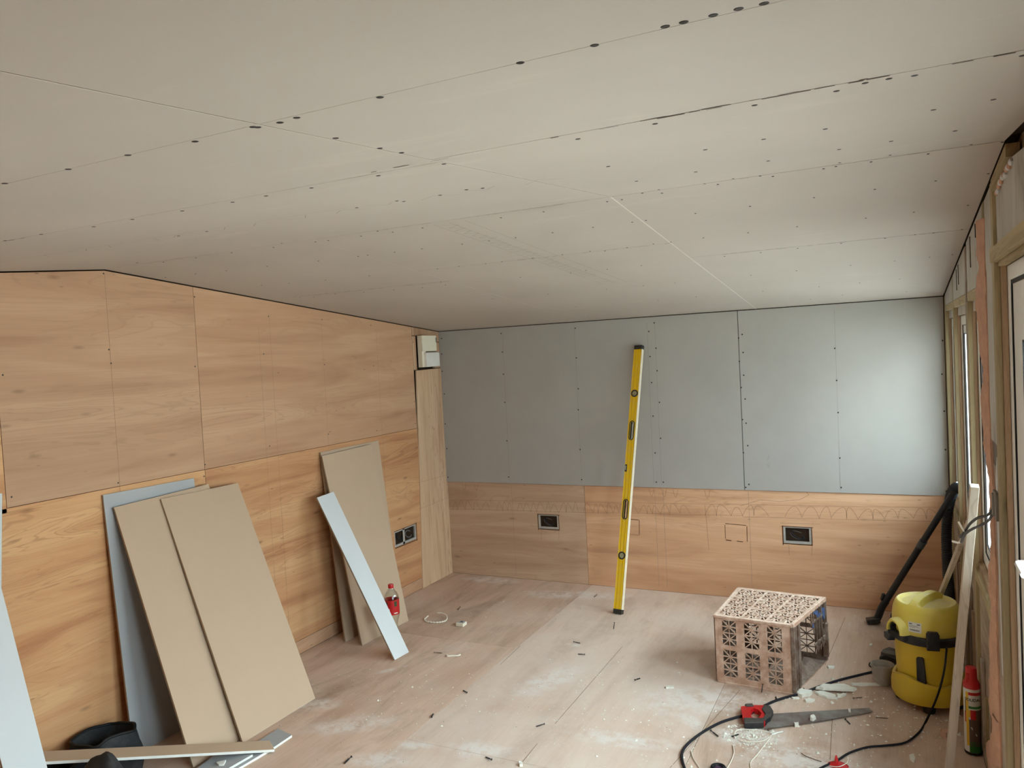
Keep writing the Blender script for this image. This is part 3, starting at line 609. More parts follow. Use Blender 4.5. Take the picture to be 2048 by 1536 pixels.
mb.prism([(W+.035, y, z) for y, z in ((D0, 1.91), (D0, zc(D0)+.08), (RY, H1+.08), (D1, zc(D1)+.08), (D1, 1.91))], (OUT-.035, 0, 0))
mb.box((W+.0, FY-.1, -.02), (W+OUT, D1, zc(D1)+.08)); 
wr = struct('wall_right', mb, plain('outer_sheathing', S(150, 128, 100), .85, .2, .1), 'unlined right wall of studs, foil boards and windows', 'wall')
def stud(y0, y1, z0, z1, x0=0., x1=.0165, mat='stud', name='stud', top=False, lbl=None):
    b = MB()
    if top: b.prism([(W+x0, y0, z0), (W+x0, y1, z0), (W+x0, y1, zc(y1)-.008), (W+x0, y0, zc(y0)-.008)], (x1-x0, 0, 0))
    else: b.box((W+x0, y0, z0), (W+x1, y1, z1))
    o = b.build(name, M[mat], wr, bevel=.0015)
    if lbl: lab(o, lbl)
    return o
stud(-.100, -.004, 0, 0, top=True); stud(-.779, -.728, 0, 0, top=True); stud(-1.544, -1.502, 0, 0, top=True, mat='old_timber'); stud(-1.602, -1.552, 0, ZH)
stud(-2.30, -2.255, 0, 0, top=True); stud(-2.553, -2.500, 0, 0, top=True, lbl='door post of treated timber')
for (a, b) in FR:     # second, redder lining set a little back
    stud(a, a+.03, ZW, ZH, .0165, .030, 'red_batten', 'reveal_lining'); stud(b-.03, b, ZW, ZH, .0165, .030, 'red_batten', 'reveal_lining')
    stud(b, a, ZH, ZH+.035, 0., .034, 'stud_y', 'header_timber')
    stud(b, a, 1.800, ZH, .020, .034, 'foil', 'packing_board')
    stud(b, a, ZW-.045, ZW, 0., .034, 'stud_y', 'sill_timber'); stud(b, a, ZW, ZW+.028, .012, .034, 'red_batten', 'sill_lining')
    bb = MB().prism([(W+.001, b+.001, ZH+.036), (W+.001, a-.001, ZH+.036), (W+.001, a-.001, zc(a)-.006), (W+.001, b+.001, zc(b)-.006)], (.025, 0, 0)).build('insulation_board', M['foil'], wr)
    MB().box((W+.012, b+.001, .005), (W+.03, a-.001, ZW-.046)).build('lower_board', M['old_timber_y'], wr)
# dark slits between neighbouring foil boards
mb = MB()
for y, l in ((-1.05, .10), (-1.17, .09), (-1.80, .12), (-2.02, .05)): mb.box((W-.0015, y-.003, zc(y)-.02-l), (W+.002, y+.001, zc(y)-.02))
tag(lab(mb.build('board_joints', M['backing'], wr), 'dark slits between foil boards'), None, kind='stuff')
# odd upright timbers under the windows
for (y, w, z1, mt) in ((-.45, .05, .55, 'old_timber'), (-.62, .03, .50, 'red_batten'), (-.92, .05, .55, 'old_timber'), (-1.05, .03, .40, 'stud'), (-1.2, .06, .55, 'old_timber'), (-1.36, .04, .48, 'red_batten'), (-1.72, .04, .40, 'old_timber'), (-1.86, .03, .30, 'stud'), (-2.02, .05, .42, 'old_timber')):
    stud(y-w, y, .0, z1, -.002, .011, mt, 'packing_timber')
stud(-2.26, -.004, 0, .045, .000, .011, 'old_timber_y', 'sole_plate')
# narrow foil board and edge timbers between foam and door post
def rpoly(pts, x0, x1, name, mat, lbl=None):
    o = MB().prism([(W+x0, y, z) for y, z in pts], (x1-x0, 0, 0)).build(name, mat, wr)
    if lbl: lab(o, lbl)
    return o
rpoly([(-2.496, 1.36), (-2.305, 1.36), (-2.305, zc(-2.305)-.01), (-2.496, zc(-2.496)-.01)], .002, .03, 'insulation_board', M['foil'], 'narrow foil board beside the door post')
rpoly([(-2.44, 1.285), (-2.305, 1.285), (-2.305, 1.357), (-2.44, 1.357)], .006, .03, 'insulation_board', plain('dark_foil', S(112, 104, 98), .6, .3), 'darker piece of foil board')
rpoly([(-2.496, 0), (-2.305, 0), (-2.305, 1.282), (-2.496, 1.282)], .004, .03, 'edge_timber', M['old_timber'])
rpoly([(-2.47, .62), (-2.455, .62), (-2.43, 1.25), (-2.47, 1.32)], .001, .004, 'foam_smear', M['white_paper'])
# over the door
rpoly([(D0-.001, 1.963), (D0-.001, zc(D0)-.045), (RY, H1-.045), (D1, zc(D1)-.045), (D1, 1.963)], .010, .034, 'insulation_board', M['foil'], 'stained foil board above the door')
rpoly([(D0-.001, zc(D0)-.042), (D0-.001, zc(D0)-.008), (RY, H1-.008), (D1, zc(D1)-.008), (D1, zc(D1)-.042)][:3]+[(RY, H1-.042)], -.002, .030, 'rafter_batten', M['stud_y'], 'light batten under the ceiling slope')
o = stud(D1, D0-.001, 1.921, 1.962, -.010, .034, 'stud_y', 'header_timber', lbl='header timber over the door')
stud(D0-.03, D0, 0, 1.908, .0165, .030, 'red_batten', 'reveal_lining')
stud(D1, D0-.03, 1.907, 1.921, .008, .030, 'stud_y', 'reveal_lining')
# torn foam and paper bits above the header
for k in range(12):
    y = -2.62-.028*k; z = zc(y)-.055-random.uniform(0, .012)
    b = MB().lathe([(.001, -.010), (.009, -.006), (.012, 0), (.008, .007), (.001, .010)], (W+.006, y, z), 7, .6, random.uniform(.8, 1.6)); b.build('foam_crumb', M['white_paper'] if k % 2 else M['foam'], wr, smooth=True)
# expanding foam bead, a lumpy ribbon
def foam(prof, name, label):
    # prof: (z, y_far, y_near)
    n = len(prof); NS = 7; vs = []; fs = []
    zs = []; 
    for i in range(n-1):
        (z0, a0, b0), (z1, a1, b1) = prof[i], prof[i+1]
        k = max(1, int(abs(z1-z0)/.012))
        for j in range(k): t = j/k; zs.append((z0+(z1-z0)*t, a0+(a1-a0)*t, b0+(b1-b0)*t))
    zs.append(prof[-1])
    for (z, a, b) in zs:
        a += noise.noise(Vector((z*22, 3, 1)))*.028; w = abs(a-b)
        for k in range(NS):
            t = k/(NS-1); y = a+(b-a)*t
            d = math.sin(math.pi*min(1, max(0, t)))**.6*min(.014, .003+w*.08)+noise.noise(Vector((z*38, y*38, 0)))*.004
            vs.append((W-.001-max(0, d), y, z+noise.noise(Vector((y*20, z*20, 5)))*.004))
    m_ = len(zs)
    for i in range(m_-1):
        for k in range(NS-1): fs.append((i*NS+k, i*NS+k+1, (i+1)*NS+k+1, (i+1)*NS+k))
    o_ = len(vs)
    for (x, y, z) in list(vs): vs.append((W+.006, y, z))
    for i in range(m_-1):
        for k in range(NS-1): fs.append((o_+i*NS+k, o_+(i+1)*NS+k, o_+(i+1)*NS+k+1, o_+i*NS+k+1))
        fs.append((i*NS, (i+1)*NS, o_+(i+1)*NS, o_+i*NS)); fs.append((i*NS+NS-1, o_+i*NS+NS-1, o_+(i+1)*NS+NS-1, (i+1)*NS+NS-1))
    mb_ = MB(); mb_.add(vs, fs); o = mb_.build(name, M['foam'], wr, smooth=True); return tag(lab(o, label), None)
rowsL = [(-2.147, 2.087), (-2.153, 1.991), (-2.218, 1.924), (-2.110, 1.906), (-2.005, 1.813), (-2.112, 1.735), (-2.144, 1.668), (-2.227, 1.611), (-2.227, 1.554), (-2.132, 1.475), (-2.170, 1.404), (-2.219, 1.351), (-2.224, 1.310), (-2.307, 1.220), (-2.303, 1.033), (-2.279, 0.941), (-2.208, 0.896), (-2.238, 0.864), (-2.246, 0.809), (-2.263, 0.757), (-2.243, 0.739), (-2.184, 0.642), (-2.181, 0.582), (-2.115, 0.475), (-2.077, 0.388), (-2.159, 0.403), (-2.237, 0.417), (-2.185, 0.327), (-2.032, 0.213), (-1.870, 0.118), (-2.019, 0.165), (-2.172, 0.211), (-2.252, 0.240), (-2.326, 0.262)]
rowsR = [(-2.331, 2.064), (-2.306, 1.977), (-2.312, 1.917), (-2.329, 1.891), (-2.326, 1.802), (-2.322, 1.733), (-2.321, 1.670), (-2.321, 1.614), (-2.321, 1.558), (-2.317, 1.489), (-2.329, 1.420), (-2.329, 1.364), (-2.333, 1.324), (-2.367, 1.231), (-2.357, 1.046), (-2.385, 0.968), (-2.379, 0.942), (-2.369, 0.901), (-2.355, 0.842), (-2.348, 0.785), (-2.352, 0.775), (-2.348, 0.700), (-2.356, 0.647), (-2.366, 0.576), (-2.356, 0.506), (-2.359, 0.489), (-2.362, 0.472), (-2.360, 0.407), (-2.359, 0.368), (-2.361, 0.353), (-2.355, 0.329), (-2.356, 0.302), (-2.361, 0.294), (-2.364, 0.281)]
foam([(a[1], a[0], min(b[0], a[0]-.02)) for a, b in zip(rowsL, rowsR)], 'foam_bead', 'ragged orange-pink expanding foam bead')

# ---- windows
def frame_rect(mb, x0, x1, ya, yb, za_, zb_, wdt, mi=0, wz=None):   # ya>yb
    wz = wz or wdt
    mb.box((x0, ya-wdt, za_), (x1, ya, zb_), mi); mb.box((x0, yb, za_), (x1, yb+wdt, zb_), mi)
    mb.box((x0, yb+wdt, za_), (x1, ya-wdt, za_+wz), mi); mb.box((x0, yb+wdt, zb_-wz), (x1, ya-wdt, zb_), mi)
def window(n, ya, yb, za_, zb_, label, parts=None, cat='window', name='window'):
    root = thing('%s_%d' % (name, n), label, cat, (W+.06, (ya+yb)/2, za_)); root['kind'] = 'structure'
    b = MB(); fw_ = .045 if not parts else .065; frame_rect(b, W+.031, W+.095, ya, yb, za_, zb_, fw_, wz=.045); b.build('window_frame', M['pvc'], root, bevel=.003)
    leaves = parts or [(ya-.045, yb+.045)]
    for (p, q) in leaves:
        sw = .036 if not parts else .17
        b = MB(); frame_rect(b, W+.038, W+.09, p-.004, q+.004, za_+.049, zb_-.049, sw); s_ = b.build('sash', M['pvc'], root, bevel=.004)
        b = MB(); frame_rect(b, W+.0368, W+.041, p-.004-sw, q+.004+sw, za_+.049+sw, zb_-.049-sw, .006); b.build('gasket', M['gasket'], s_)
        b = MB(); frame_rect(b, W+.0345, W+.0385, p+.001, q-.001, za_+.044, zb_-.044, .003 if not parts else .013); b.build('gasket', M['gasket'], s_)
        b = MB().box((W+.054, q+.004+sw, za_+.049+sw), (W+.058, p-.004-sw, zb_-.049-sw)); b.build('pane', M['glass'], s_)
    return root
window(1, -.102, -.728, .766, 1.798, 'white plastic window in the far corner of the right wall')
window(2, -.779, -1.502, .766, 1.798, 'middle white plastic window of the right wall')
window(3, -1.602, -2.255, .766, 1.798, 'white plastic window beside the orange foam bead')
dr = window(1, D0-.002, D1+.002, .01, 1.907, 'white plastic glazed double door at the right edge', parts=[(D0-.067, -3.65), (-3.67, D1+.067)], cat='door', name='door')
hb = MB().box((W+.028, -2.965, .98), (W+.040, -2.935, 1.16)); hb.tube([(W+.03, -2.95, 1.11), (W+.000, -2.95, 1.11), (W-.006, -2.965, 1.11), (W-.006, -3.06, 1.11)], .009, 8)
lab(hb.build('door_handle', M['pvc'], dr, smooth=True, bevel=.002), 'white lever handle')

# ================================================================ THINGS
# ---- leaning plasterboard pieces
def board(name, TL, TR, BL, BR, t, mats, label, cat='board', group=None, ends=(2, 2, 1, 1)):
    """front face corners given; thickness runs away from the viewer side. mats: [front, back, cut edge, side edge]"""
    TL, TR, BL, BR = map(Vector, (TL, TR, BL, BR))
    n = (BR-BL).cross(TL-BL).normalized()     # front normal for BL,BR,TR,TL counter-clockwise
    o_ = -n*t
    P = [BL, BR, TR, TL]; Q = [p+o_ for p in P]
    vs = P+Q; fs = [(0, 1, 2, 3), (7, 6, 5, 4), (0, 4, 5, 1), (1, 5, 6, 2), (2, 6, 7, 3), (3, 7, 4, 0)]
    origin = (BL+BR)/2
    mb_ = MB(); mb_.add([v-origin for v in vs], fs, [0, 1, 2, 3, 2, 3])
    o = mb_.build(name, mats, bevel=.0008, seg=1); o.location = origin
    return tag(o, label, cat, group)
TAN = [M['tan_paper'], M['grey_paper'], M['gyps'], M['tan_paper_dark']]
GREY = [M['grey_paper'], M['tan_paper'], M['gyps'], M['tan_paper_dark']]
WHT = [M['white_paper'], M['tan_paper'], M['gyps'], M['tan_paper_dark']]
def L3(p, x): return (x, p[0], p[1])
T = .0115
board('plasterboard_sheet', L3((-2.999, 1.183), .013), L3((-2.489, 1.176), .013), (.105, -3.005, T*.1), (.115, -2.50, T*.1), T, GREY, 'grey-faced plasterboard sheet leaning at the back of the left stack', 'board', 'plasterboard sheets leaning on the left wall')
board('plasterboard_sheet', L3((-2.965, 1.121), .036), L3((-2.419, 1.134), .036), (.458, -2.985, T*.35), (.470, -2.49, T*.35), T, TAN, 'tan-backed plasterboard sheet in the middle of the left stack', 'board', 'plasterboard sheets leaning on the left wall')
board('plasterboard_sheet', L3((-2.726, 1.115), .052), L3((-2.235, 1.108), .052), (.502, -2.742, T*.4), (.507, -2.248, T*.4), T, TAN, 'front tan-backed plasterboard sheet of the left stack, cut edge along the floor', 'board', 'plasterboard sheets leaning on the left wall')
board('plasterboard_sheet', L3((-1.509, 1.174), .013), L3((-0.899, 1.175), .013), (.143, -1.535, T*.1), (.16, -.945, T*.1), T, TAN, 'wider tan-backed plasterboard sheet against the wall behind the bottle', 'board', 'plasterboard sheets leaning near the corner')
board('plasterboard_sheet', L3((-1.522, 1.155), .034), L3((-1.009, 1.165), .034), (.286, -1.557, T*.25), (.308, -1.088, T*.25), T, TAN, 'narrower tan-backed plasterboard sheet directly behind the bottle', 'board', 'plasterboard sheets leaning near the corner')
board('plasterboard_strip', (0.115, -1.686, 0.928), (0.118, -1.535, 0.937), F3((0.615, -1.689), .006), F3((0.626, -1.560), .006), T, WHT, 'narrow pale plasterboard strip leaning across the two sheets by the bottle', 'board')
board('plasterboard_strip', (.014, -3.515, 1.18), (.014, -3.372, 1.18), (.449, -3.700, .006), (.449, -3.553, .006), T, WHT, 'pale plasterboard strip leaning upright at the left edge', 'board') if False else \
board('plasterboard_strip', (.014, -3.655, 1.18), (.014, -3.512, 1.18), (.449, -3.703, .006), (.449, -3.556, .006), T, WHT, 'pale plasterboard strip leaning upright across the black bag', 'board')
board('plasterboard_strip', (.012, -3.56, 1.30), (.012, -3.435, 1.27), (.03, -3.70, .006), (.05, -3.56, .006), T, WHT, 'pale strip corner just showing on the wall at the left edge', 'board')
board('plasterboard_strip', (.030, -3.563, .272), (.622, -2.697, .016), (.110, -3.617, .270), (.702, -2.751, .014), T, [M['tan_paper_dark'] if False else M['tan_paper'], M['grey_paper'], M['gyps'], M['gyps']], 'long tan-backed strip lying over the black bag with a white cut edge', 'board')
def flat_piece(pts, h, mats, label, name='plasterboard_offcut', z=0.0008, group=None, cat='offcut'):
    n = len(pts); cx = sum(p[0] for p in pts)/n; cy = sum(p[1] for p in pts)/n
    b = MB(); b.add([(p[0]-cx, p[1]-cy, 0) for p in pts]+[(p[0]-cx, p[1]-cy, h) for p in pts], [tuple(range(n))[::-1], tuple(range(n, 2*n))]+[(i, (i+1) % n, (i+1) % n+n, i+n) for i in range(n)], [1, 0]+[1]*n)
    o = b.build(name, mats, bevel=.0006, seg=1); o.location = (cx, cy, z); return tag(o, label, cat, group)
flat_piece([(0.570, -2.587), (0.679, -2.614), (0.680, -2.731), (0.661, -2.945), (0.566, -2.938)], .0115, [M['grey_paper'], M['gyps']], 'grey plasterboard offcut lying flat by the foot of the front sheet')
flat_piece([(0.493, -2.898), (0.654, -2.834), (0.640, -2.974), (0.692, -3.096), (0.532, -3.157)], .0115, [M['grey_paper'], M['gyps']], 'grey plasterboard offcut on the floor under the tan strip', z=.0135)
flat_piece([(0.564, -2.957), (0.590, -2.925), (0.609, -2.957), (0.593, -2.967)], .008, [M['gyps'], M['gyps']], 'white plaster chip lying on the grey offcut', 'plaster_chip', .026, cat='plaster chip')

# ---- black bags
def bag(name, cx, cy, lx, ly, h, seed, label, rot=0.):
    root = thing(name, label, 'bag', (cx, cy, 0)); N = 36; vs = []; fs = []; R = 9
    for i in range(R+1):
        t = i/R; z = h*t
        for k in range(N):
            a = 2*math.pi*k/N; e = .55
            bx = math.copysign(abs(math.cos(a))**e, math.cos(a)); by = math.copysign(abs(math.sin(a))**e, math.sin(a))
            bul = 1+.10*math.sin(math.pi*t)-.10*t+noise.noise(Vector((bx*2+seed, by*2, t*3)))*.10
            zz = z*(1+.16*noise.noise(Vector((math.cos(a)*1.3+seed, math.sin(a)*1.3, 0)))*t)
            x, y = bx*lx/2*bul, by*ly/2*bul; c, s_ = math.cos(rot), math.sin(rot)
            vs.append((cx+x*c-y*s_, cy+x*s_+y*c, zz))
    for i in range(R):
        for k in range(N): fs.append((i*N+k, i*N+(k+1) % N, (i+1)*N+(k+1) % N, (i+1)*N+k))
    fs.append(tuple(range(N))[::-1])
    rim = [vs[R*N+k] for k in range(N)]
    # inner lining going down
    o0 = len(vs); 
    for i in (1, 2, 3):
        for k in range(N):
            x, y, z = rim[k]; f = 1-.07*i; vs.append((cx+(x-cx)*f, cy+(y-cy)*f, z-.022*i*i+.02*(i > 0)*-1))
    for j, base in enumerate((R*N, o0, o0+N)):
        nb = o0+j*N
        for k in range(N): fs.append((base+k, base+(k+1) % N, nb+(k+1) % N, nb+k))
    fs.append(tuple(o0+2*N+k for k in range(N)))
    MB().add(vs, fs).build('bag_body', M['bag'], root, smooth=True)
    MB().tube(rim[::2], .006, 7, smooth=3, closed=True).build('rim', M['bag_rim'], root, smooth=True)
    return root
b1 = bag('tool_bag', .145, -3.165, .22, .24, .185, 2.2, 'open black fabric tool bag between the wall and the long tan strip')
b2 = bag('tool_bag', .105, -3.345, .17, .20, .135, 5.1, 'smaller black fabric bag partly hidden by the upright pale strip')
# ---- the nearer bag / garment at the bottom edge: a slumped fabric heap with a corner
def heap(root, pts, mat, name):
    b = MB(); n = len(pts[0])
    vs = [p for row in pts for p in row]; fs = []
    for i in range(len(pts)-1):
        for k in range(n-1): fs.append((i*n+k, i*n+k+1, (i+1)*n+k+1, (i+1)*n+k))
    return b.add(vs, fs).build(name, mat, root, smooth=True)
b3 = thing('holdall', 'slumped dark grey fabric holdall in front of the long tan strip', 'bag', (.50, -3.36, 0))
NX, NY = 26, 20; rows = []
for i in range(NY+1):
    row = []
    for k in range(NX+1):
        u, v = k/NX*2-1, i/NY*2-1
        r = max(0, 1-max(abs(u)**3.2, abs(v)**3.2)); ridge = math.exp(-((v-.15*u)**2)/.25)
        z = (.268*r**.5)*(.50+.50*ridge)*(1+.10*noise.noise(Vector((u*2, v*2, 3))))*(1-.35*max(0, u-.2)**1.3-.30*max(0, -u))
        row.append((.455+u*.20, -3.395+v*.13-.05*u, max(.0, z)))
    rows.append(row)
bod = heap(b3, rows, M['bag'], 'bag_body')
lab(MB().prism([(.625, -3.36, .10), (.655, -3.36, .07), (.665, -3.38, .01), (.64, -3.39, .01)], (0, -.006, 0)).build('lining', M['pink'], b3), 'pink lining showing at the opening')

# ---- drinks bottle
bc = (.411, -1.405)
bt = thing('drinks_bottle', 'clear plastic drinks bottle with red cap and red label between the leaning sheets', 'bottle', (*bc, 0))
prof = [(.030, .002), (.036, .006), (.040, .020), (.038, .034), (.031, .075), (.029, .095), (.036, .130), (.044, .155), (.0455, .162), (.0455, .255), (.045, .262), (.042, .276), (.036, .292), (.024, .308), (.0155, .322), (.0145, .330)]
MB().lathe(prof, (*bc, 0), 28).build('bottle_body', M['bottle'], bt, smooth=True)
MB().lathe([(.0168, .324), (.0172, .326), (.0172, .343), (.0158, .347), (.004, .347)], (*bc, 0), 20).build('cap', M['red'], bt, smooth=True)
lb = MB().lathe([(.0462, .166), (.0462, .256)], (*bc, 0), 36, cap=False); lbo = lb.build('bottle_label', M['red'], bt, smooth=True)
b = MB(); b.lathe([(.0467, .222), (.0467, .246)], (*bc, 0), 6, a0=math.radians(-112), a1=math.radians(-88), cap=False, mi=0); b.lathe([(.0467, .218), (.0467, .250)], (*bc, 0), 6, a0=math.radians(-36), a1=math.radians(-14), cap=False, mi=0)
b.lathe([(.0467, .168), (.0467, .206)], (*bc, 0), 6, a0=math.radians(-90), a1=math.radians(-72), cap=False, mi=1); b.lathe([(.0467, .174), (.0467, .180)], (*bc, 0), 6, a0=math.radians(-40), a1=math.radians(-10), cap=False, mi=1)
tag_ = b.build('label_print', [plain('dark_green_print', S(60, 74, 44), .5, .3), M['label_white']], lbo); tag_['kind'] = 'stuff'

# ---- spirit level
LB, LT = Vector((1.578, -.548, .002)), Vector((1.645, -.030, 1.738))
lv = thing('spirit_level', 'long yellow box-section spirit level leaning on the back wall', 'level', tuple(LB))
ax = (LT-LB).normalized(); sd = Vector((1, -.18, -.035)); sd = (sd-ax*sd.dot(ax)).normalized(); nf = sd.cross(ax).normalized()
if nf.y > 0: nf = -nf
LL = (LT-LB).length
def lp(t, s_, n_): return LB+ax*(LL*t)+sd*s_+nf*n_
def lbox(mb_, t0, t1, s0, s1, n0, n1, mi=0):
    mb_.hexa([lp(t0, s0, n0), lp(t0, s1, n0), lp(t0, s1, n1), lp(t0, s0, n1), lp(t1, s0, n0), lp(t1, s1, n0), lp(t1, s1, n1), lp(t1, s0, n1)], mi)
b = MB(); SW = .027
VT = [.205, .525, .81]; HT = [(.34, .405), (.635, .70)]
holes = [(a, c, -.016, .016) for a, c in HT]
b.plate(0.012, .988, -SW, SW, holes, lambda u, v, d: lp(u, v, .013-d), .026); b.plate(0.012, .988, -SW, SW, holes, lambda u, v, d: lp(u, v, -.013), .0001)
b.build('level_body', M['level_yellow'], lv)
for s_ in (-1, 1):
    b = MB(); lbox(b, .01, .99, s_*SW, s_*(SW+.0035), -.0145, .0145); 
    o = b.build('measuring_edge', M['level_pale'] if s_ > 0 else M['level_yellow'], lv, bevel=.001)
b = MB()
for s_ in (-.012, .012): lbox(b, .014, .986, s_-.0012, s_+.0012, .0125, .0148)
for a, c in HT: pass
b.build('rib', plain('rib_yellow', S(206, 170, 18), .35, .4), lv)
for t0, t1 in ((0, .016), (.984, 1.0)):
    b = MB(); lbox(b, t0, t1, -SW-.004, SW+.004, -.016, .016); b.build('end_cap', M['dark_grey'], lv, bevel=.002)
def ringloop(t, r1, r2, name, mat, depth=.016, st=1.):
    b = MB(); N = 24; vs = []
    for d in (depth, .004):
        for r in (r1, r2):
            for k in range(N):
                a = 2*math.pi*k/N; vs.append(lp(t, 0, d)+sd*math.cos(a)*r+ax*math.sin(a)*r*st)
    fs = []
    for k in range(N):
        k2 = (k+1) % N; fs += [(k, k2, N+k2, N+k), (N+k, N+k2, 3*N+k2, 3*N+k), (2*N+k, 2*N+k2, k2, k)]
    return b.add(vs, fs).build(name, mat, lv, smooth=True)
for i, t in enumerate(VT):
    if i != 1:
        r_ = ringloop(t, .0255, .017, 'vial_housing', M['dark_grey'])
        b = MB(); N = 20; b.add([lp(t, 0, .014)+sd*math.cos(2*math.pi*k/N)*.016+ax*math.sin(2*math.pi*k/N)*.016 for k in range(N)], [tuple(range(N))]); b.build('vial', M['vial_green'], r_)
    else:
        b = MB(); lbox(b, t-.014, t+.014, -SW-.003, -SW+.016, -.012, .0165); r_ = b.build('vial_housing', M['dark_grey'], lv, bevel=.005, seg=3)
        b = MB(); lbox(b, t-.009, t+.009, -SW-.0035, -SW+.010, -.008, .0175); b.build('vial', M['vial_green'], r_, bevel=.003)
for a, c in HT:
    b = MB(); NN = 28; vs = []
    for d, rr in ((.0165, .0150), (.0165, .0205), (-.0145, .0150), (-.0145, .0205)):
        for k in range(NN):
            an = 2*math.pi*k/NN; cap_ = (LL*(c-a)/2-.012); s_ = math.cos(an)*rr; q = math.sin(an)*rr+(cap_ if math.sin(an) >= 0 else -cap_)
            vs.append(lp((a+c)/2, s_*.92, d)+ax*q)
    fs = []
    for k in range(NN):
        k2 = (k+1) % NN; fs += [(k, k2, NN+k2, NN+k), (NN+k, NN+k2, 3*NN+k2, 3*NN+k), (2*NN+k, 2*NN+k2, k2, k), (3*NN+k, 3*NN+k2, 2*NN+k2, 2*NN+k)]
    b.add(vs, fs).build('hand_grip', M['dark_grey'], lv, smooth=True)

# ---- plastic crate lying on its side, caked in plaster
CR = [Vector((2.372, -1.375, 0)), Vector((2.757, -1.412, 0)), Vector((2.872, -.935, 0)), Vector((2.412, -.885, 0))]  # FL FR BR BL
CH = .345
ct = thing('milk_crate', 'upturned lattice plastic crate caked in plaster, blue paint at its open end', 'crate', (2.6, -1.15, 0))
def cp(u, v, w):   # u across the front, v towards the back wall, w up
    return (CR[0]*(1-u)*(1-v)+CR[1]*u*(1-v)+CR[2]*u*v+CR[3]*(1-u)*v)+Vector((0, 0, w*CH))
def latt(mb_, P, a0, a1, b0, b1, na, nb, t, bw):
    """lattice window on the surface P(a,b,d): a grid of crossing diagonals"""
    def bar(a, b, c, d, w=bw):
        p, q = P(a, b, 0), P(c, d, 0); n = (P(a, b, 1)-P(a, b, 0)).normalized()
        w *= random.uniform(.8, 1.35)
        mb_.beam(p+n*t/2, q+n*t/2, w, t, n)
    da, db = (a1-a0)/na, (b1-b0)/nb
    for i in range(1, na): bar(a0+i*da, b0, a0+i*da, b1)
    for j in range(1, nb): bar(a0, b0+j*db, a1, b0+j*db)
    for i in range(na):
        for j in range(nb):
            A, B = a0+i*da, b0+j*db
            bar(A, B, A+da, B+db) if (i+j) % 2 == 0 else bar(A+da, B, A, B+db)
def crate_face(P, wins, ru0, ru1, rv0, rv1, t=.006, na=2, nb=4, name='side_panel', bw=.0040, mat=None):
    b = MB()
    us = sorted({ru0, ru1, *[w[0] for w in wins], *[w[1] for w in wins]}); vs_ = sorted({rv0, rv1, *[w[2] for w in wins], *[w[3] for w in wins]})
    # subdivide solid cells for a rough caked surface
    b.plate(ru0, ru1, rv0, rv1, wins, lambda u, v, d: P(u, v, 0) if d == 0 else P(u, v, 1), 1.)
    b.plate(ru0, ru1, rv0, rv1, wins, lambda u, v, d: P(u, v, 1), 1.)
    for w in wins: latt(b, P, *w, na, nb, t, bw)
    return b.build(name, mat or M['crate'], ct)
def surf(fn, t):   # fn(u,v)->point, inward thickness t along numeric normal
    def P(u, v, d):
        e = 1e-3; p = fn(u, v); n = (fn(u+e, v)-p).cross(fn(u, v+e)-p).normalized()
        return p+n*(t*d)
    return P
wf_ = [(u0, u1, v0, v1) for (u0, u1) in ((.115, .295), (.40, .585), (.69, .87)) for (v0, v1) in ((.09, .50), (.57, .955))]
front = crate_face(surf(lambda u, v: cp(u, 0, .02+v*.965), -.006), wf_, .02, .985, 0, 1)
lab(front, 'lattice front panel smeared with plaster')
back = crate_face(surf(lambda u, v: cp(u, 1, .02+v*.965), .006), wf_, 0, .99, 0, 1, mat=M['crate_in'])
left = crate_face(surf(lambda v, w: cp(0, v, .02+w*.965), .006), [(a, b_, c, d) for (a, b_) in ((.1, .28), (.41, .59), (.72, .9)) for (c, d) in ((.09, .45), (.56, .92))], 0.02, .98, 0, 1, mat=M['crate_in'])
top = crate_face(surf(lambda u, v: cp(u, v, 1), -.006), [(u0, u1, v0, v1) for (u0, u1) in ((.05, .34), (.37, .65), (.68, .96)) for (v0, v1) in ((.05, .33), (.36, .64), (.67, .95))], 0.0, 1, .0, 1, na=4, nb=3, name='top_panel', bw=.0062)
lab(top, 'pale lattice top with dried plaster')
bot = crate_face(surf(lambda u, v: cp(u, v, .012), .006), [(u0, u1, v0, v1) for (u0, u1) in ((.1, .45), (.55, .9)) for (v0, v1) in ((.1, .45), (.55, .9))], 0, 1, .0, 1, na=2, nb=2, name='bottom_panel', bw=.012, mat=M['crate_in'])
# front and top rims, ribs of the wall thickness seen at the open end
def bars(name, L, mat, r=None, label=None):
    for (p, q, w, h, up) in L:
        o = MB().beam(p, q, w, h, up).build(name, mat, ct, bevel=.003)
        if label: lab(o, label)
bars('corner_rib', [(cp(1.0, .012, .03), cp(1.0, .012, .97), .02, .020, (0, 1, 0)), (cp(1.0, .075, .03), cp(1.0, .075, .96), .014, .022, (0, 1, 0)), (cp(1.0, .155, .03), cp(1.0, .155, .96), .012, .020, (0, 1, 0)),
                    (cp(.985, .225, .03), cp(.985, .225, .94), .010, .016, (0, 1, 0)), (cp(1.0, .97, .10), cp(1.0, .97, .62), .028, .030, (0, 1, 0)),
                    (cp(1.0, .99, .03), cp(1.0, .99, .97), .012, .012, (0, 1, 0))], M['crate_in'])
bars('rim', [(cp(1.0, .0, .98), cp(1.0, 1., .98), .012, .022, (0, 0, 1)), (cp(0, 0, .985), cp(1, 0, .985), .012, .014, (0, 0, 1)), (cp(0, 1, .985), cp(1, 1, .985), .012, .014, (0, 0, 1)), (cp(0.02, 0, .985), cp(0, 1, .985), .012, .012, (0, 0, 1)),
             (cp(.99, .0, .012), cp(.99, 1., .012), .010, .010, (0, 0, 1)), (cp(0.03, 0, .01), cp(1, 0, .01), .010, .012, (0, 0, 1))], M['crate'])
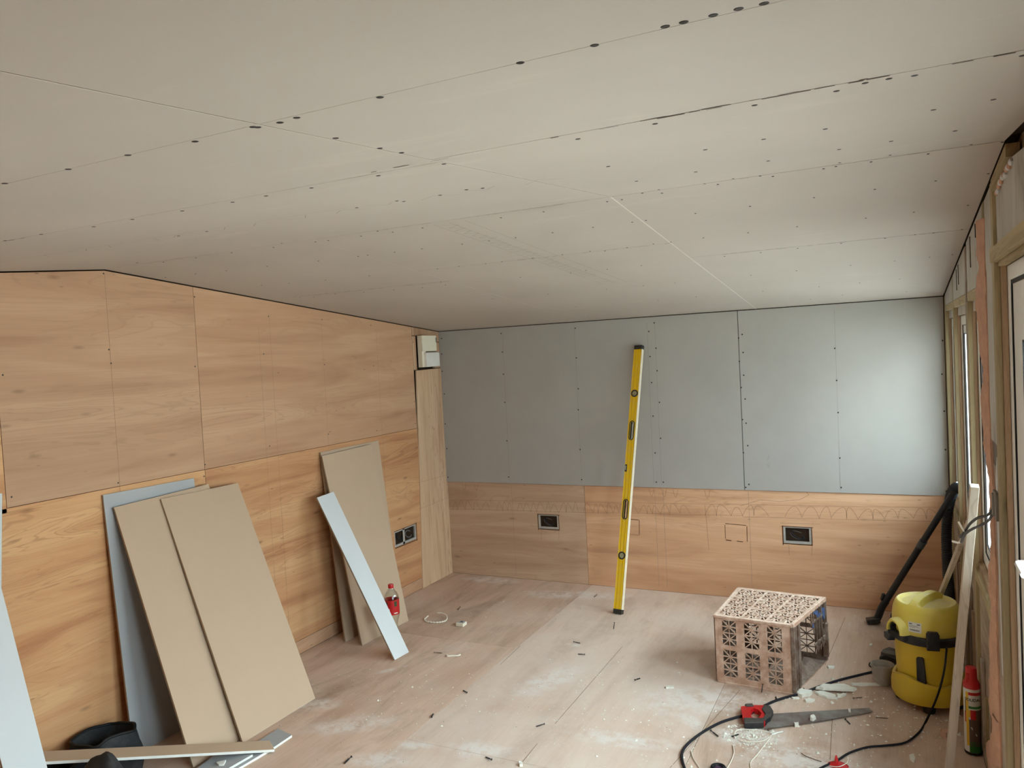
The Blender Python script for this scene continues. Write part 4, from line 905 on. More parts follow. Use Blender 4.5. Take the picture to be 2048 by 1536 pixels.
# broken mouth lattice hanging below the rim and blue paint on it
mb = MB()
for i, (v, l) in enumerate(((.50, .22), (.56, .34), (.66, .62), (.74, .5), (.82, .66), (.90, .40))):
    mb.beam(cp(1.01, v, .97), cp(1.01, v+.03, .97-l), .010, .006, (1, 0, 0))
mb.beam(cp(1.01, .48, .80), cp(1.01, .92, .80), .010, .006, (1, 0, 0)); mb.beam(cp(1.01, .60, .45), cp(1.01, .92, .45), .008, .006, (1, 0, 0))
for k in range(4): mb.beam(cp(1.01, .62+.08*k, .45), cp(1.01, .70+.08*k, .30), .006, .005, (1, 0, 0)); mb.beam(cp(1.01, .70+.08*k, .45), cp(1.01, .62+.08*k, .30), .006, .005, (1, 0, 0))
lab(mb.build('broken_lattice', M['crate_in'], ct), 'broken lattice hanging at the open end')
mb = MB()
for (v0, v1, w0, w1, x_) in ((.03, .26, .955, .972, 1.013), (.60, .72, .87, .95, 1.02), (.68, .80, .80, .88, 1.02), (.84, .93, .70, .93, 1.02), (.52, .58, .70, .80, 1.02), (.30, .42, .95, .965, 1.013)):
    c0 = (v0+v1)/2; c1 = (w0+w1)/2; N = 9
    pts = [cp(x_, c0+(v1-v0)/2*math.cos(2*math.pi*k/N)*random.uniform(.6, 1), c1+(w1-w0)/2*math.sin(2*math.pi*k/N)*random.uniform(.6, 1)) for k in range(N)]
    mb.prism(pts, (-.008, 0, 0))
tag(lab(mb.build('paint_splashes', M['blue_paint'], ct), 'blue paint splashes'), None, kind='stuff'); mb = MB()
# heavy plaster crust in the bottom of the open end
rows = []
for i in range(9):
    row = []
    for k in range(13):
        u = .45+.5*i/8; v = .12+.76*k/12; e_ = min(i, 8-i, k, 12-k)/2.; h = .03+min(1, e_)*.16*(1+noise.noise(Vector((u*6, v*8, 0))))*(.5+v*.5)
        row.append(tuple(cp(u, v, h)))
    rows.append(row)
lab(heap(ct, rows, M['crate_in'], 'plaster_crust'), 'crust of plaster inside the crate')

# ---- wet and dry vacuum cleaner
VC = (3.338, -1.285)
vc = thing('vacuum_cleaner', 'yellow tub vacuum cleaner with black band by the right wall', 'vacuum cleaner', (*VC, 0))
MB().lathe([(.122, .075), (.128, .10), (.134, .20), (.140, .30), (.142, .318)], (*VC, 0), 48).build('tank', M['yellow_low'], vc, smooth=True)
# bumper skirt with wavy upper edge
N = 64; vs = []; fs = []
for j, (r, z) in enumerate(((.120, .035), (.150, .040), (.160, .060), (.160, .100), (.154, .130), (.140, .132), (.130, .10))):
    for k in range(N):
        a = 2*math.pi*k/N; wob = .5+.5*math.sin(3*a+2.1); zz = z+(.030*wob if j in (4, 5) else 0); rr = r*(1+.02*math.sin(3*a+2.1))
        vs.append((VC[0]+rr*math.cos(a), VC[1]+rr*math.sin(a), zz))
for j in range(6):
    for k in range(N): fs.append((j*N+k, j*N+(k+1) % N, (j+1)*N+(k+1) % N, (j+1)*N+k))
fs.append(tuple(range(N))[::-1]); fs.append(tuple(6*N+k for k in range(N)))
MB().add(vs, fs).build('bumper', M['yellow_low'], vc, smooth=True)
MB().lathe([(.142, .310), (.150, .313), (.152, .345), (.146, .352), (.140, .352)], (*VC, 0), 48).build('band', M['black_plastic'], vc, smooth=True)
# motor head: dome with a scooped top and raised handle bar
NA = 160; vs = []; fs = []
prof = [(.140, .350), (.144, .362), (.146, .39), (.145, .42), (.142, .445), (.138, .465), (.131, .484), (.122, .498), (.111, .508), (.100, .515), (.088, .5195), (.075, .5225), (.060, .525), (.045, .5265), (.030, .5275), (.015, .528), (.001, .528)]
ha = math.radians(63)          # direction of the handle bridge on the floor plan
prof = [(r_0, .35+(z_0-.35)*.93) for r_0, z_0 in prof]
prof = [tuple(p0_+(p1_-p0_)*j/4 for p0_, p1_ in zip(prof[i], prof[i+1])) for i in range(len(prof)-1) for j in range(4)]+[prof[-1]]
for (r, z) in prof:
    for k in range(NA):
        a = 2*math.pi*k/NA; x, y = r*math.cos(a), r*math.sin(a)
        across = abs(-x*math.sin(ha)+y*math.cos(ha)); along = x*math.cos(ha)+y*math.sin(ha)
        d = 0.
        if z > .448:
            s_ = min(1, max(0, (across-.018)/.009)); s_ = s_*s_*(3-2*s_)
            q = min(1, max(0, (.127-r)/.030)); rim_ = q*q*(3-2*q)
            d = .030*s_*rim_
        vs.append((VC[0]+x, VC[1]+y, z-d))
for i in range(len(prof)-1):
    for k in range(NA): fs.append((i*NA+k, i*NA+(k+1) % NA, (i+1)*NA+(k+1) % NA, (i+1)*NA+k))
fs.append(tuple((len(prof)-1)*NA+k for k in range(NA)))
MB().add(vs, fs).build('motor_head', M['yellow'], vc, smooth=True)
def vpt(a, r, z): return Vector((VC[0]+r*math.cos(math.radians(a)), VC[1]+r*math.sin(math.radians(a)), z))
# clips
for a in (-83, 28, 150):
    r_ = vpt(a, .152, .355); t_ = Vector((-math.sin(math.radians(a)), math.cos(math.radians(a)), 0)); n_ = Vector((math.cos(math.radians(a)), math.sin(math.radians(a)), 0))
    b = MB(); pts = [r_+t_*x_+Vector((0, 0, z_)) for x_, z_ in ((-.026, -.052), (.026, -.052), (.026, .020), (.020, .032), (-.020, .032), (-.026, .020))]
    b.prism([p-n_*.012 for p in pts], n_*.022); b.build('clip', M['black_plastic'], vc, bevel=.003)
# suction inlet with the yellow arch, on the side turned to the crate
IA = -143
ic = vpt(IA, .135, .352); inn = Vector((math.cos(math.radians(IA)), math.sin(math.radians(IA)), 0)); it = Vector((-inn.y, inn.x, 0))
b = MB(); N = 22; vs = []
for (r, dpt) in ((.040, -.02), (.040, .040), (.047, .042), (.054, .030), (.056, -.02)):
    for k in range(N+1):
        a = math.pi*k/N; vs.append(ic+it*math.cos(a)*r+Vector((0, 0, math.sin(a)*r*1.25))+inn*dpt)
fs = [(j*(N+1)+k, j*(N+1)+k+1, (j+1)*(N+1)+k+1, (j+1)*(N+1)+k) for j in range(4) for k in range(N)]
lab(b.add(vs, fs).build('inlet_arch', M['yellow'], vc, smooth=True), 'yellow arch over the hose inlet')
b = MB(); b.beam(ic-inn*.02+Vector((0, 0, -.014)), ic+inn*.034+Vector((0, 0, -.014)), .105, .030, (0, 0, 1)); b.build('inlet_base', M['black_plastic'], vc, bevel=.006)
b = MB(); vs = []; N = 20
for (r, dpt) in ((.038, -.01), (.038, .030), (.026, .031), (.024, -.01)):
    for k in range(N): a = 2*math.pi*k/N; vs.append(ic+it*math.cos(a)*r+Vector((0, 0, math.sin(a)*r+.014))+inn*dpt)
fs = [(j*N+k, j*N+(k+1) % N, (j+1)*N+(k+1) % N, (j+1)*N+k) for j in range(3) for k in range(N)]+[tuple(3*N+k for k in range(N))]
b.add(vs, fs).build('hose_inlet', M['hose_black'], vc, smooth=True)
b = MB(); b.beam(vpt(-160, .15, .318), vpt(-160, .185, .318), .05, .028, (0, 0, 1)); b.build('side_lug', M['black_plastic'], vc, bevel=.004)
# upright black rest on the tank
r_ = vpt(-104, .134, .21); n_ = Vector((math.cos(math.radians(-104)), math.sin(math.radians(-104)), 0)); t_ = Vector((-n_.y, n_.x, 0))
b = MB(); b.prism([r_-n_*.01+t_*x_+Vector((0, 0, z_)) for x_, z_ in ((-.016, -.060), (.022, -.075), (.015, .045), (.008, .052), (-.012, .050), (-.016, .042))], n_*.022); b.build('tool_rest', M['black_plastic'], vc, bevel=.003)
# rating label
b = MB(); vs = []; NL = 6
for z in (.372, .418):
    for k in range(NL+1): vs.append(vpt(-122+22*k/NL, .1468, z))
b.add(vs, [(k, k+1, NL+2+k, NL+1+k) for k in range(NL)]); sl_ = b.build('rating_label', M['label_white'], vc, smooth=True)
b = MB()
for (a0, a1, z0, z1) in ((-120.5, -115, .408, .412), (-107, -102, .408, .412), (-120.5, -106, .402, .4032), (-120.5, -104, .398, .3992), (-120.5, -110, .394, .3952), (-119, -103, .379, .386)):
    if z1-z0 > .005:
        a = a0
        while a < a1: w_ = random.uniform(.2, .7); b.add([vpt(a, .1473, z0), vpt(a+w_, .1473, z0), vpt(a+w_, .1473, z1), vpt(a, .1473, z1)], [(0, 1, 2, 3)]); a += w_+random.uniform(.2, .5)
    else: b.add([vpt(a0, .1473, z0), vpt((a0+a1)/2, .1474, z0), vpt(a1, .1473, z0), vpt(a1, .1473, z1), vpt((a0+a1)/2, .1474, z1), vpt(a0, .1473, z1)], [(0, 1, 4, 5), (1, 2, 3, 4)])
b.build('label_print', M['ink'], sl_)
for a in (-92, -10, 90, 175):
    p = vpt(a, .115, .0); b = MB(); b.lathe([(.020, .001), (.026, .006), (.028, .02), (.026, .040), (.01, .05)], tuple(p), 16); b.build('castor', M['black_plastic'], vc, smooth=True)
# its power cord
b = MB(); cord = [vpt(-62, .150, .310), (3.407, -1.480, 0.328), (3.393, -1.500, 0.234), (3.363, -1.505, 0.120)]+[F3(p, .006) for p in ((3.319, -1.497), (3.286, -1.625), (3.231, -1.737), (3.156, -1.791), (3.090, -1.829), (3.026, -1.900), (2.983, -1.980), (2.923, -2.071), (2.844, -2.217))]
b.tube(cord, .0045, 7, smooth=5); b.build('power_cord', M['black_cable'], vc, smooth=True)
# hose up the corner
def corr(name, pts, r, parent, mat, period=.012):
    b = MB(); P = [Vector(p) for p in pts]; Q = []
    n = len(P)
    for i in range(n-1):
        p0 = P[max(0, i-1)]; p1 = P[i]; p2 = P[i+1]; p3 = P[min(n-1, i+2)]
        k = max(2, int((p2-p1).length/(period/3)))
        for j in range(k):
            t = j/k; Q.append(.5*((2*p1)+(p2-p0)*t+(2*p0-5*p1+4*p2-p3)*t*t+(3*p1-p0-3*p2+p3)*t**3))
    Q.append(P[-1]); N_ = len(Q)
    b.tube(Q, lambda f: r*(1+.09*math.sin(f*(N_-1)*2*math.pi/3)), 12, smooth=1); return b.build(name, mat, parent, smooth=True)
corr('suction_hose', [vpt(60, .10, .33), (3.43, -.98, .30), (3.462, -.70, .30), (3.466, -.54, .45), (3.470, -.46, .62), (3.484, -.46, .76), (3.500, -.52, .85), (3.512, -.64, .90)], .026, vc, M['hose_black'])
# rigid tube, its own thing since it leans in the corner
tu = thing('suction_tube', 'black vacuum suction tube with elbow nozzle leaning in the back right corner', 'vacuum tube', (3.09, -.24, 0))
p0, p1 = Vector((3.128, -.262, .10)), Vector((3.530, -.60, .915)); m_ = p0.lerp(p1, .55)
MB().tube([p0, m_], .0185, 14, smooth=1).build('lower_tube', M['hose_black'], tu, smooth=True)
MB().tube([m_, p1], .0175, 14, smooth=1).build('upper_tube', M['hose_black'], tu, smooth=True)
d_ = (p1-p0).normalized()
b = MB(); b.tube([m_-d_*.03, m_+d_*.012], .0205, 14, smooth=1); b.tube([m_+d_*.012, m_+d_*.016], .0212, 14, smooth=1); b.build('tube_joint', plain('scuffed_joint', S(64, 70, 72), .4, .5, .2), tu, smooth=True)
b = MB(); b.tube([p0+d_*.06, p0, p0-Vector((.018, 0, .05)), Vector((3.10, -.262, .030))], .021, 12, smooth=4); b.build('elbow', M['hose_black'], tu, smooth=True)
b = MB(); b.beam((3.115, -.262, .030), (3.045, -.275, .016), .055, .028, (0, 0, 1)); b.build('nozzle', M['black_plastic'], tu, bevel=.004)
b = MB(); b.beam(p0+d_*.05+Vector((-.018, 0, .012)), p0+d_*.09+Vector((-.022, 0, .022)), .018, .014, (0, 0, 1)); b.build('latch', M['black_plastic'], tu, bevel=.003)

# ---- small black power tool / charger behind the tub, and the tub
pw = thing('battery_charger', 'small black battery charger on the floor behind the plaster tub', 'charger', (3.165, -.86, 0))
b = MB(); b.prism([(3.120, -.91, .001), (3.225, -.93, .001), (3.225, -.93, .050), (3.150, -.915, .062), (3.122, -.91, .045)], (.02, .13, 0)); b.build('charger_body', M['black_plastic'], pw, bevel=.005)
b = MB(); b.beam((3.135, -.88, .066), (3.21, -.895, .062), .05, .014, (0, 0, 1)); b.build('battery_shoe', plain('grey_trim', S(84, 82, 78), .5, .4), pw, bevel=.003)
b = MB(); b.tube([(3.125, -.88, .02), (3.085, -.90, .012), (3.075, -.93, .005), (3.10, -.97, .004), (3.16, -1.02, .004), (3.20, -1.06, .004)], .0032, 7, smooth=5); b.build('lead', M['black_cable'], pw, smooth=True)
TC = (3.142, -1.137)
tb = thing('mixing_tub', 'small grey plastic tub crusted with plaster beside the vacuum cleaner', 'tub', (*TC, 0))
b = MB(); b.lathe([(.031, .001), (.036, .004), (.048, .05), (.053, .098), (.055, .100), (.053, .1015), (.050, .098), (.045, .05), (.033, .012), (.001, .010)], (*TC, 0), 28); b.build('tub_body', M['tub'], tb, smooth=True)
b = MB(); b.lathe([(.046, .070), (.02, .074), (.001, .076)], (*TC, 0), 20, cap=False); b.build('dried_plaster', M['tub'], tb, smooth=True)
b = MB(); b.beam((TC[0]+.05, TC[1]-.01, .085), (TC[0]+.062, TC[1]+.0, .010), .018, .008, (0, 1, 0)); b.build('handle_strap', M['black_plastic'], tb, bevel=.002)

# ---- foam spray can
KC = (3.481, -1.722)
cn = thing('foam_spray_can', 'tall spray foam can with red cap standing against the right wall', 'spray can', (*KC, 0))
MB().lathe([(.0305, .003), (.0325, .006), (.0325, .012), (.0305, .014)], (*KC, 0), 28).build('base_rim', M['screw_black'], cn, smooth=True)
def band(z0, z1, a0, a1, mi, r=.0312):
    b_.lathe([(r, z0), (r, z1)], (*KC, 0), max(3, int((a1-a0)/8)), mi=mi, a0=math.radians(a0), a1=math.radians(a1), cap=False)
MB().lathe([(.0308, .012), (.0308, .272), (.0300, .276)], (*KC, 0), 36).build('can_body', M['label_white'], cn, smooth=True)
b_ = MB(); r2 = .0313
band(.040, .262, -138, -118, 0); band(.175, .225, -145, -138, 5); band(.014, .060, -118, -20, 1); band(.040, .150, -118, -20, 2); band(.262, .250, -118, -20, 3); band(.195, .205, -118, -20, 1); band(.160, .188, -118, -106, 0); band(.150, .190, -106, -70, 3)
band(.150, .190, -70, -20, 2); band(.135, .18, -150, -139, 3); band(.012, .262, -118.4, -117.6, 4)
b_.build('can_print', [M['print_yellow'], M['green'], M['print_brown'], M['red'], M['label_white'], M['ink']], cn, smooth=True)
def can_text(txt, size, z, ang, mat):
    cu = bpy.data.curves.new('lettering', 'FONT'); cu.body = txt; cu.size = size; cu.align_x = 'CENTER'; cu.offset = .0004
    o = bpy.data.objects.new('lettering', cu); C.objects.link(o)
    dg = bpy.context.evaluated_depsgraph_get(); me = bpy.data.meshes.new_from_object(o.evaluated_get(dg)); bpy.data.objects.remove(o)
    bm = bmesh.new(); bm.from_mesh(me); bmesh.ops.subdivide_edges(bm, edges=[e for e in bm.edges if e.calc_length() > .004], cuts=2)
    for v in bm.verts:
        a = math.radians(ang)+v.co.x/.0318; v.co = Vector((KC[0]+.0318*math.cos(a), KC[1]+.0318*math.sin(a), z+v.co.y))
    bm.to_mesh(me); bm.free(); me.materials.append(mat)
    o = bpy.data.objects.new('lettering', me); C.objects.link(o); o.parent = cn; o.matrix_parent_inverse = Matrix.Translation(cn.location).inverted(); return o
can_text('SOUDAL', .0165, .226, -88, M['ink'])
b = MB(); b.beam((KC[0]-.008, KC[1]-.0312, .120), (KC[0]+.012, KC[1]-.0292, .085), .0035, .001, (0, 1, 0)); b.build('can_stripe', M['label_white'], cn)
MB().lathe([(.0306, .274), (.0306, .292), (.024, .305), (.0215, .312), (.0205, .350), (.0185, .356), (.001, .356)], (*KC, 0), 28).build('cap', M['red'], cn, smooth=True)
b = MB(); b.beam((KC[0]-.018, KC[1]-.016, .296), (KC[0]-.014, KC[1]-.013, .335), .010, .012, (0, 1, 0)); b.build('trigger_lever', M['red'], cn, bevel=.002)

# ---- battens leaning on the right wall
def batten(name, p, q, w, h, up, mat, label, group=None):
    p, q = Vector(p), Vector(q); b = MB().beam(p-p, q-p, w, h, up); o = b.build(name, mat, bevel=.0012); o.location = p
    return tag(o, label, 'batten', group)
batten('timber_batten', (3.380, -1.950, .008), (3.484, -2.10, 1.165), .028, .046, (0, 1, 0), M['batten'], 'long pale batten standing in front of the vacuum cleaner against the right wall')
batten('timber_batten', (3.335, -.48, .012), (3.498, -1.64, .935), .016, .046, (0, 1, 0), M['batten'], 'shorter pale batten slanting behind the vacuum cleaner')

# ---- electrics
cu_ = thing('consumer_unit', 'white plastic consumer unit box high in the left corner', 'electrical box', (0, -.21, 1.66))
MB().box((.001, -.322, 1.662), (.040, -.112, 1.903)).build('housing', M['white_plastic'], cu_, bevel=.003)
MB().box((.040, -.322, 1.782), (.047, -.118, 1.903)).build('upper_cover', M['white_plastic'], cu_, bevel=.003)
MB().box((.038, -.296, 1.664), (.062, -.106, 1.772)).build('lower_cover', plain('white_cover', S(222, 218, 212), .4, .4), cu_, bevel=.003)
MB().box((.040, -.128, 1.85), (.049, -.118, 1.885)).build('tab', M['grey_cable'], cu_)
b = MB(); b.box((.041, -.27, 1.7735), (.050, -.13, 1.780)); b.build('hinge', M['screw_rust'], cu_)
def backbox(label, place, u0, u1, v0, v1, t, div=False):
    c = place((u0+u1)/2, v0, 0); root = thing('socket_box', label, 'socket box', tuple(c))
    b = MB(); e = .010; D = t
    us = [(u0, u1)]
    b.plate(u0+.002, u1-.002, v0+.002, v1-.002, [(u0+e+.004, u1-e-.006, v0+e+.008, v1-e)], lambda u, v, d: place(u, v, .004+d*.03), 1.)
    b.add([place(u0, v0, .035), place(u1, v0, .035), place(u1, v1, .035), place(u0, v1, .035)], [(0, 1, 2, 3)], 1)
    if div: m = (u0+u1)/2-.02; b.add([place(m-.012, v0, .004), place(m+.012, v0, .004), place(m+.012, v1, .004), place(m-.012, v1, .004)], [(0, 1, 2, 3)], 0)
    b.build('steel_box', [M['steel'], M['screw_black']], root)
    for k in range(3):
        cu, cv = (u0+u1)/2+(.055 if div and k == 1 else (-.065 if div else 0)), (v0+v1)/2; ru, rv = (u1-u0)*(.16 if div else .28), (v1-v0)*.26
        pts = [place(cu+ru*(1-.12*k)*math.cos(a+k), cv+rv*(1-.1*k)*math.sin(a+k*.6), .020-.004*k) for a in [j*math.pi/5 for j in range(9)]]
        MB().tube(pts, .0042, 7, smooth=4).build('cable', M['grey_cable'] if k == 1 else M['black_cable'], root, smooth=True)
    return root
backbox('steel socket box set in the left half of the back wall plywood', lambda u, v, d: Vector((u, d, v)), *H1_, .03)
backbox('steel socket box in the back wall plywood, right of the brown marked square', lambda u, v, d: Vector((u, d, v)), *H2_, .03)
backbox('double steel socket box in the left wall plywood next to the leaning sheets', lambda u, v, d: Vector((-d, u, v)), -.757, -.474, .384, .500, .03, True)
# loose grey cables from a box on the right wall
gb = thing('wall_cable', 'pair of grey cables hanging from a box beside the door post, ends stripped', 'cable', (3.51, -2.40, 1.16))
b = MB(); b.box((W-.007, -2.49, 1.12), (W+.002, -2.42, 1.21)); b.box((W-.012, -2.455, 1.13), (W-.004, -2.425, 1.20)); lab(b.build('mounting_box', plain('grey_box', S(122, 118, 110), .6, .3), gb, bevel=.002), 'grey mounting box')
for k, L in enumerate(([(W-.008, -2.43, 1.165), (3.509, -2.400, 1.142), (3.496, -2.380, 1.117), (3.469, -2.360, 1.102), (3.448, -2.350, 1.079), (3.434, -2.340, 1.052), (3.419, -2.330, 1.027)],
                       [(W-.008, -2.43, 1.140), (3.505, -2.420, 1.126), (3.495, -2.400, 1.102), (3.471, -2.390, 1.082), (3.453, -2.370, 1.067), (3.433, -2.350, 1.044), (3.421, -2.340, 1.013)])):
    MB().tube(L, .0042, 8, smooth=5).build('cable', M['grey_cable'], gb, smooth=True)
for L in ([(3.434, -2.340, 1.049), (3.425, -2.340, 1.064), (3.416, -2.340, 1.083)], [(3.428, -2.335, 1.030), (3.416, -2.330, 1.010), (3.395, -2.330, 1.014)]):
    MB().tube(L, .0036, 7, smooth=4).build('cable_core', M['white_cable'], gb, smooth=True)

# ---- hand saw
A, B_ = Vector(F3((2.570, -1.748))), Vector(F3((3.101, -1.463)))
sw = thing('hand_saw', 'hand saw with red and black grip lying on the floor before the crate', 'saw', tuple(A))
b = MB(); blade = [(2.688, -1.659), (3.086, -1.455), (3.104, -1.486), (2.892, -1.660), (2.673, -1.817)]
b.prism([F3(p, .008) for p in blade], (0, 0, .0012))
n_t = 70; p0_, p1_ = Vector(F3(blade[4], .008)), Vector(F3(blade[2], .008)); dt = (p1_-p0_)/n_t; out_ = Vector((dt.y, -dt.x, 0)).normalized()
for i in range(n_t):
    a = p0_+dt*i
    bend = (Vector(F3(blade[3], .008))-p0_.lerp(p1_, .56)); f = 1-abs(((i/n_t)-.56)/(.56 if i/n_t < .56 else .44)); a = a+bend*f
    b.add([a-out_*.001, a+dt-out_*.001, a+dt*.5+out_*.004], [(0, 1, 2)])
bl = b.build('blade', None or (lambda: (dusty('worn_blade', S(128, 126, 122), S(92, 58, 44), .95, .4, 5., .0)))(), sw)
def shape(pts, holes_z, h, mat, name, z0=.002, bev=.003):
    b = MB(); b.prism([F3(p, z0) for p in pts], (0, 0, h)); return b.build(name, mat, sw, bevel=bev)
outer = [(2.548, -1.672), (2.578, -1.645), (2.659, -1.616), (2.686, -1.654), (2.684, -1.717), (2.668, -1.788), (2.591, -1.821), (2.575, -1.777)]
hole = [(2.596, -1.692), (2.606, -1.667), (2.627, -1.675), (2.647, -1.705), (2.643, -1.752), (2.622, -1.770), (2.609, -1.754), (2.599, -1.722)]
n = len(outer); vs = [F3(p, .001) for p in outer]+[F3(p, .001) for p in hole]+[F3(p, .026) for p in outer]+[F3(p, .026) for p in hole]; fs = []
for k in range(n):
    k2 = (k+1) % n; fs += [(k, k2, n+k2, n+k), (2*n+k, 3*n+k, 3*n+k2, 2*n+k2), (k, 2*n+k, 2*n+k2, k2), (n+k, n+k2, 3*n+k2, 3*n+k)]
MB().add(vs, fs).build('handle', M['red'], sw, bevel=.003)
lab(shape([(2.647, -1.625), (2.674, -1.627), (2.693, -1.672), (2.689, -1.736), (2.674, -1.771), (2.658, -1.777), (2.665, -1.719), (2.642, -1.670)], None, .029, M['black_plastic'], 'cheek'), 'black rubber cheek')
shape([(2.580, -1.785), (2.668, -1.758), (2.668, -1.803), (2.591, -1.836)], None, .029, M['black_plastic'], 'cheek'); shape([(2.562, -1.645), (2.593, -1.628), (2.604, -1.652), (2.572, -1.668)], None, .029, M['black_plastic'], 'cheek')

# ---- black extension cable running behind the saw
b = MB().tube([F3(p, .006) for p in [(3.108, -0.999), (3.035, -1.076), (2.947, -1.170), (2.862, -1.280), (2.780, -1.398), (2.723, -1.459), (2.676, -1.521), (2.634, -1.597), (2.591, -1.688), (2.535, -1.750), (2.481, -1.821), (2.434, -1.918), (2.401, -2.015), (2.385, -2.103), (2.394, -2.178), (2.434, -2.275), (2.496, -2.386)]], .0058, 8, smooth=5)
tag(b.build('extension_cable', M['black_cable'], smooth=True), 'thick black cable curving across the floor behind the saw', 'cable')
# ---- thin white cables
def wire(name, pts, r, mat, label, cat, z=.004, group=None):
    o = MB().tube([F3(p, z) for p in pts], r, 6, smooth=5).build(name, mat, smooth=True); return tag(o, label, cat, group)
wire('white_cable', [(2.567, -1.935), (2.558, -1.882), (2.574, -1.847), (2.615, -1.837), (2.656, -1.827), (2.696, -1.836), (2.710, -1.850), (2.689, -1.909), (2.652, -1.941), (2.612, -1.951), (2.581, -1.940)], .0022, M['white_cable'], 'thin white cable loop on the plaster spill by the saw handle', 'cable')
wire('white_cable', [(2.710, -1.850), (2.704, -1.895), (2.689, -1.977), (2.674, -2.057), (2.663, -2.103), (2.665, -2.140), (2.685, -2.201)], .0020, M['white_cable'], 'thin white cable trailing from the loop to the bottom edge', 'cable')
wire('white_cable', [(2.418, -2.100), (2.420, -2.117), (2.442, -2.169), (2.468, -2.210), (2.510, -2.274), (2.568, -2.268), (2.583, -2.179), (2.587, -2.115), (2.585, -2.056), (2.570, -1.999)], .0020, M['white_cable'], 'thin white cable ring near the black cable bend', 'cable')
wire('cable_tie', [(2.710, -1.850), (2.725, -1.831), (2.739, -1.816), (2.751, -1.807)], .0035, M['gyps'], 'short white plastic peg beside the saw', 'offcut')
wire('cable_tie', [(2.842, -1.969), (2.863, -1.987), (2.899, -2.003), (2.924, -2.010)], .0016, M['screw_rust'], 'long thin nail lying near the red cone', 'nail')
rg = thing('cable_tie_loop', 'white perforated band curled in a loop on the floor by the bottle', 'band', F3((0.476, -1.015)))
b = MB(); pts = []
ctr = Vector(F3((0.476, -1.015), .0)); 
for k in range(15):
    a = math.radians(-200+22*k); pts.append(ctr+Vector((math.cos(a)*.078, math.sin(a)*.062, .006+.022*max(0, math.sin(a)))))
b.tube(pts, .0035, 7, smooth=3); b.build('band_loop', M['white_cable'], rg, smooth=True)
b = MB()
for k in range(11):
    a = math.radians(-165+15*k); p = ctr+Vector((math.cos(a)*.080, math.sin(a)*.064, .006)); b.box(tuple(p-Vector((.003, .003, .004))), tuple(p+Vector((.003, .003, .006))))
b.build('ratchet_teeth', M['white_cable'], rg)
tbk = thing('terminal_block', 'small white terminal block with grey top on the open floor', 'connector', F3((0.692, -1.055)))
c = (0.692, -1.055); b = MB().box((c[0]-.027, c[1]-.026, .001), (c[0]+.027, c[1]+.026, .022)); b.build('block_body', M['white_plastic'], tbk, bevel=.003)
MB().box((c[0]-.018, c[1]-.014, .022), (c[0]+.020, c[1]+.022, .0245)).build('grey_face', plain('grey_face', S(150, 152, 156), .4, .4), tbk, bevel=.001); MB().box((c[0]-.006, c[1]-.003, .0245), (c[0]+.010, c[1]+.009, .0255)).build('window', M['ink'], tbk)
wire('cable_offcut', [(0.859, -1.522), (0.879, -1.539), (0.904, -1.523), (0.929, -1.514), (0.938, -1.496)], .0045, M['white_cable'], 'short curved white cable offcut left of the floor joint', 'cable', .0055)
# red cone piece, black ring, mortar bits
rc = thing('red_plug_top', 'red plastic disc with a spike lying at the bottom edge', 'plug', F3((2.986, -2.011)))
c = (2.987, -2.015); MB().lathe([(.038, .001), (.040, .004), (.026, .012), (.006, .018)], (*c, 0), 20, 1., .7).build('disc', M['red'], rc, smooth=True); MB().lathe([(.009, .012), (.006, .03), (.0025, .042)], (c[0]-.006, c[1]+.002, 0), 10).build('spike', M['red'], rc, smooth=True)
MB().tube([(c[0]-.03, c[1]-.03, .01), (c[0]+.005, c[1]-.035, .016), (c[0]+.035, c[1]-.005, .024), (c[0]+.036, c[1]+.03, .03)], .0016, 6).build('white_wire', M['white_cable'], rc, smooth=True)
c = (2.551, -2.211); rr = thing('tape_reel', 'small black ring with purple centre at the bottom edge', 'ring', (*c, 0))
b = MB(); b.tube([(c[0]+.024*math.cos(a), c[1]+.024*math.sin(a), .009) for a in [k*math.pi/6 for k in range(12)]], .008, 8, smooth=3, closed=True); b.build('ring', M['gasket'], rr, smooth=True)
MB().lathe([(.015, .002), (.015, .009), (.001, .010)], (*c, 0), 14).build('centre', M['ring_purple'], rr, smooth=True)

# ---- broken plaster flakes near the crate
def flake(poly, h, label, z=.0008):
    n = len(poly); cx = sum(p[0] for p in poly)/n; cy = sum(p[1] for p in poly)/n; P = []
    for i in range(n):     # ragged outline
        a, b_ = Vector((*poly[i], 0)), Vector((*poly[(i+1) % n], 0))
        for t in (0, .33, .66):
            q = a.lerp(b_, t); j = (b_-a).length*.05; P.append((q.x-cx+random.uniform(-j, j), q.y-cy+random.uniform(-j, j)))
    m = len(P); vs = [(x, y, 0) for x, y in P]+[(x*.93, y*.93, h*random.uniform(.7, 1.15)) for x, y in P]
    b = MB().add(vs, [tuple(range(m))[::-1], tuple(range(m, 2*m))]+[(i, (i+1) % m, (i+1) % m+m, i+m) for i in range(m)])
    o = b.build('plaster_flake', M['flake'], None); o.location = (cx, cy, z); return tag(o, label, 'plaster piece', 'broken plaster flakes by the crate')
M['flake'] = plain('pale_plaster', S(222, 220, 209), .85, .15, .05, 12)
flake([(2.756, -1.383), (2.785, -1.355), (2.834, -1.362), (2.822, -1.407), (2.792, -1.429), (2.763, -1.410)], .016, 'thick pale plaster flake touching the crate corner')
flake([(2.843, -1.329), (2.880, -1.280), (2.974, -1.253), (3.029, -1.276), (3.017, -1.309), (2.933, -1.321), (2.878, -1.341)], .012, 'long pale plaster flake nearest the vacuum cleaner', .012)
flake([(2.840, -1.354), (2.877, -1.335), (2.939, -1.354), (2.950, -1.390), (2.905, -1.401), (2.865, -1.380)], .010, 'middle pale plaster flake in front of the long one')
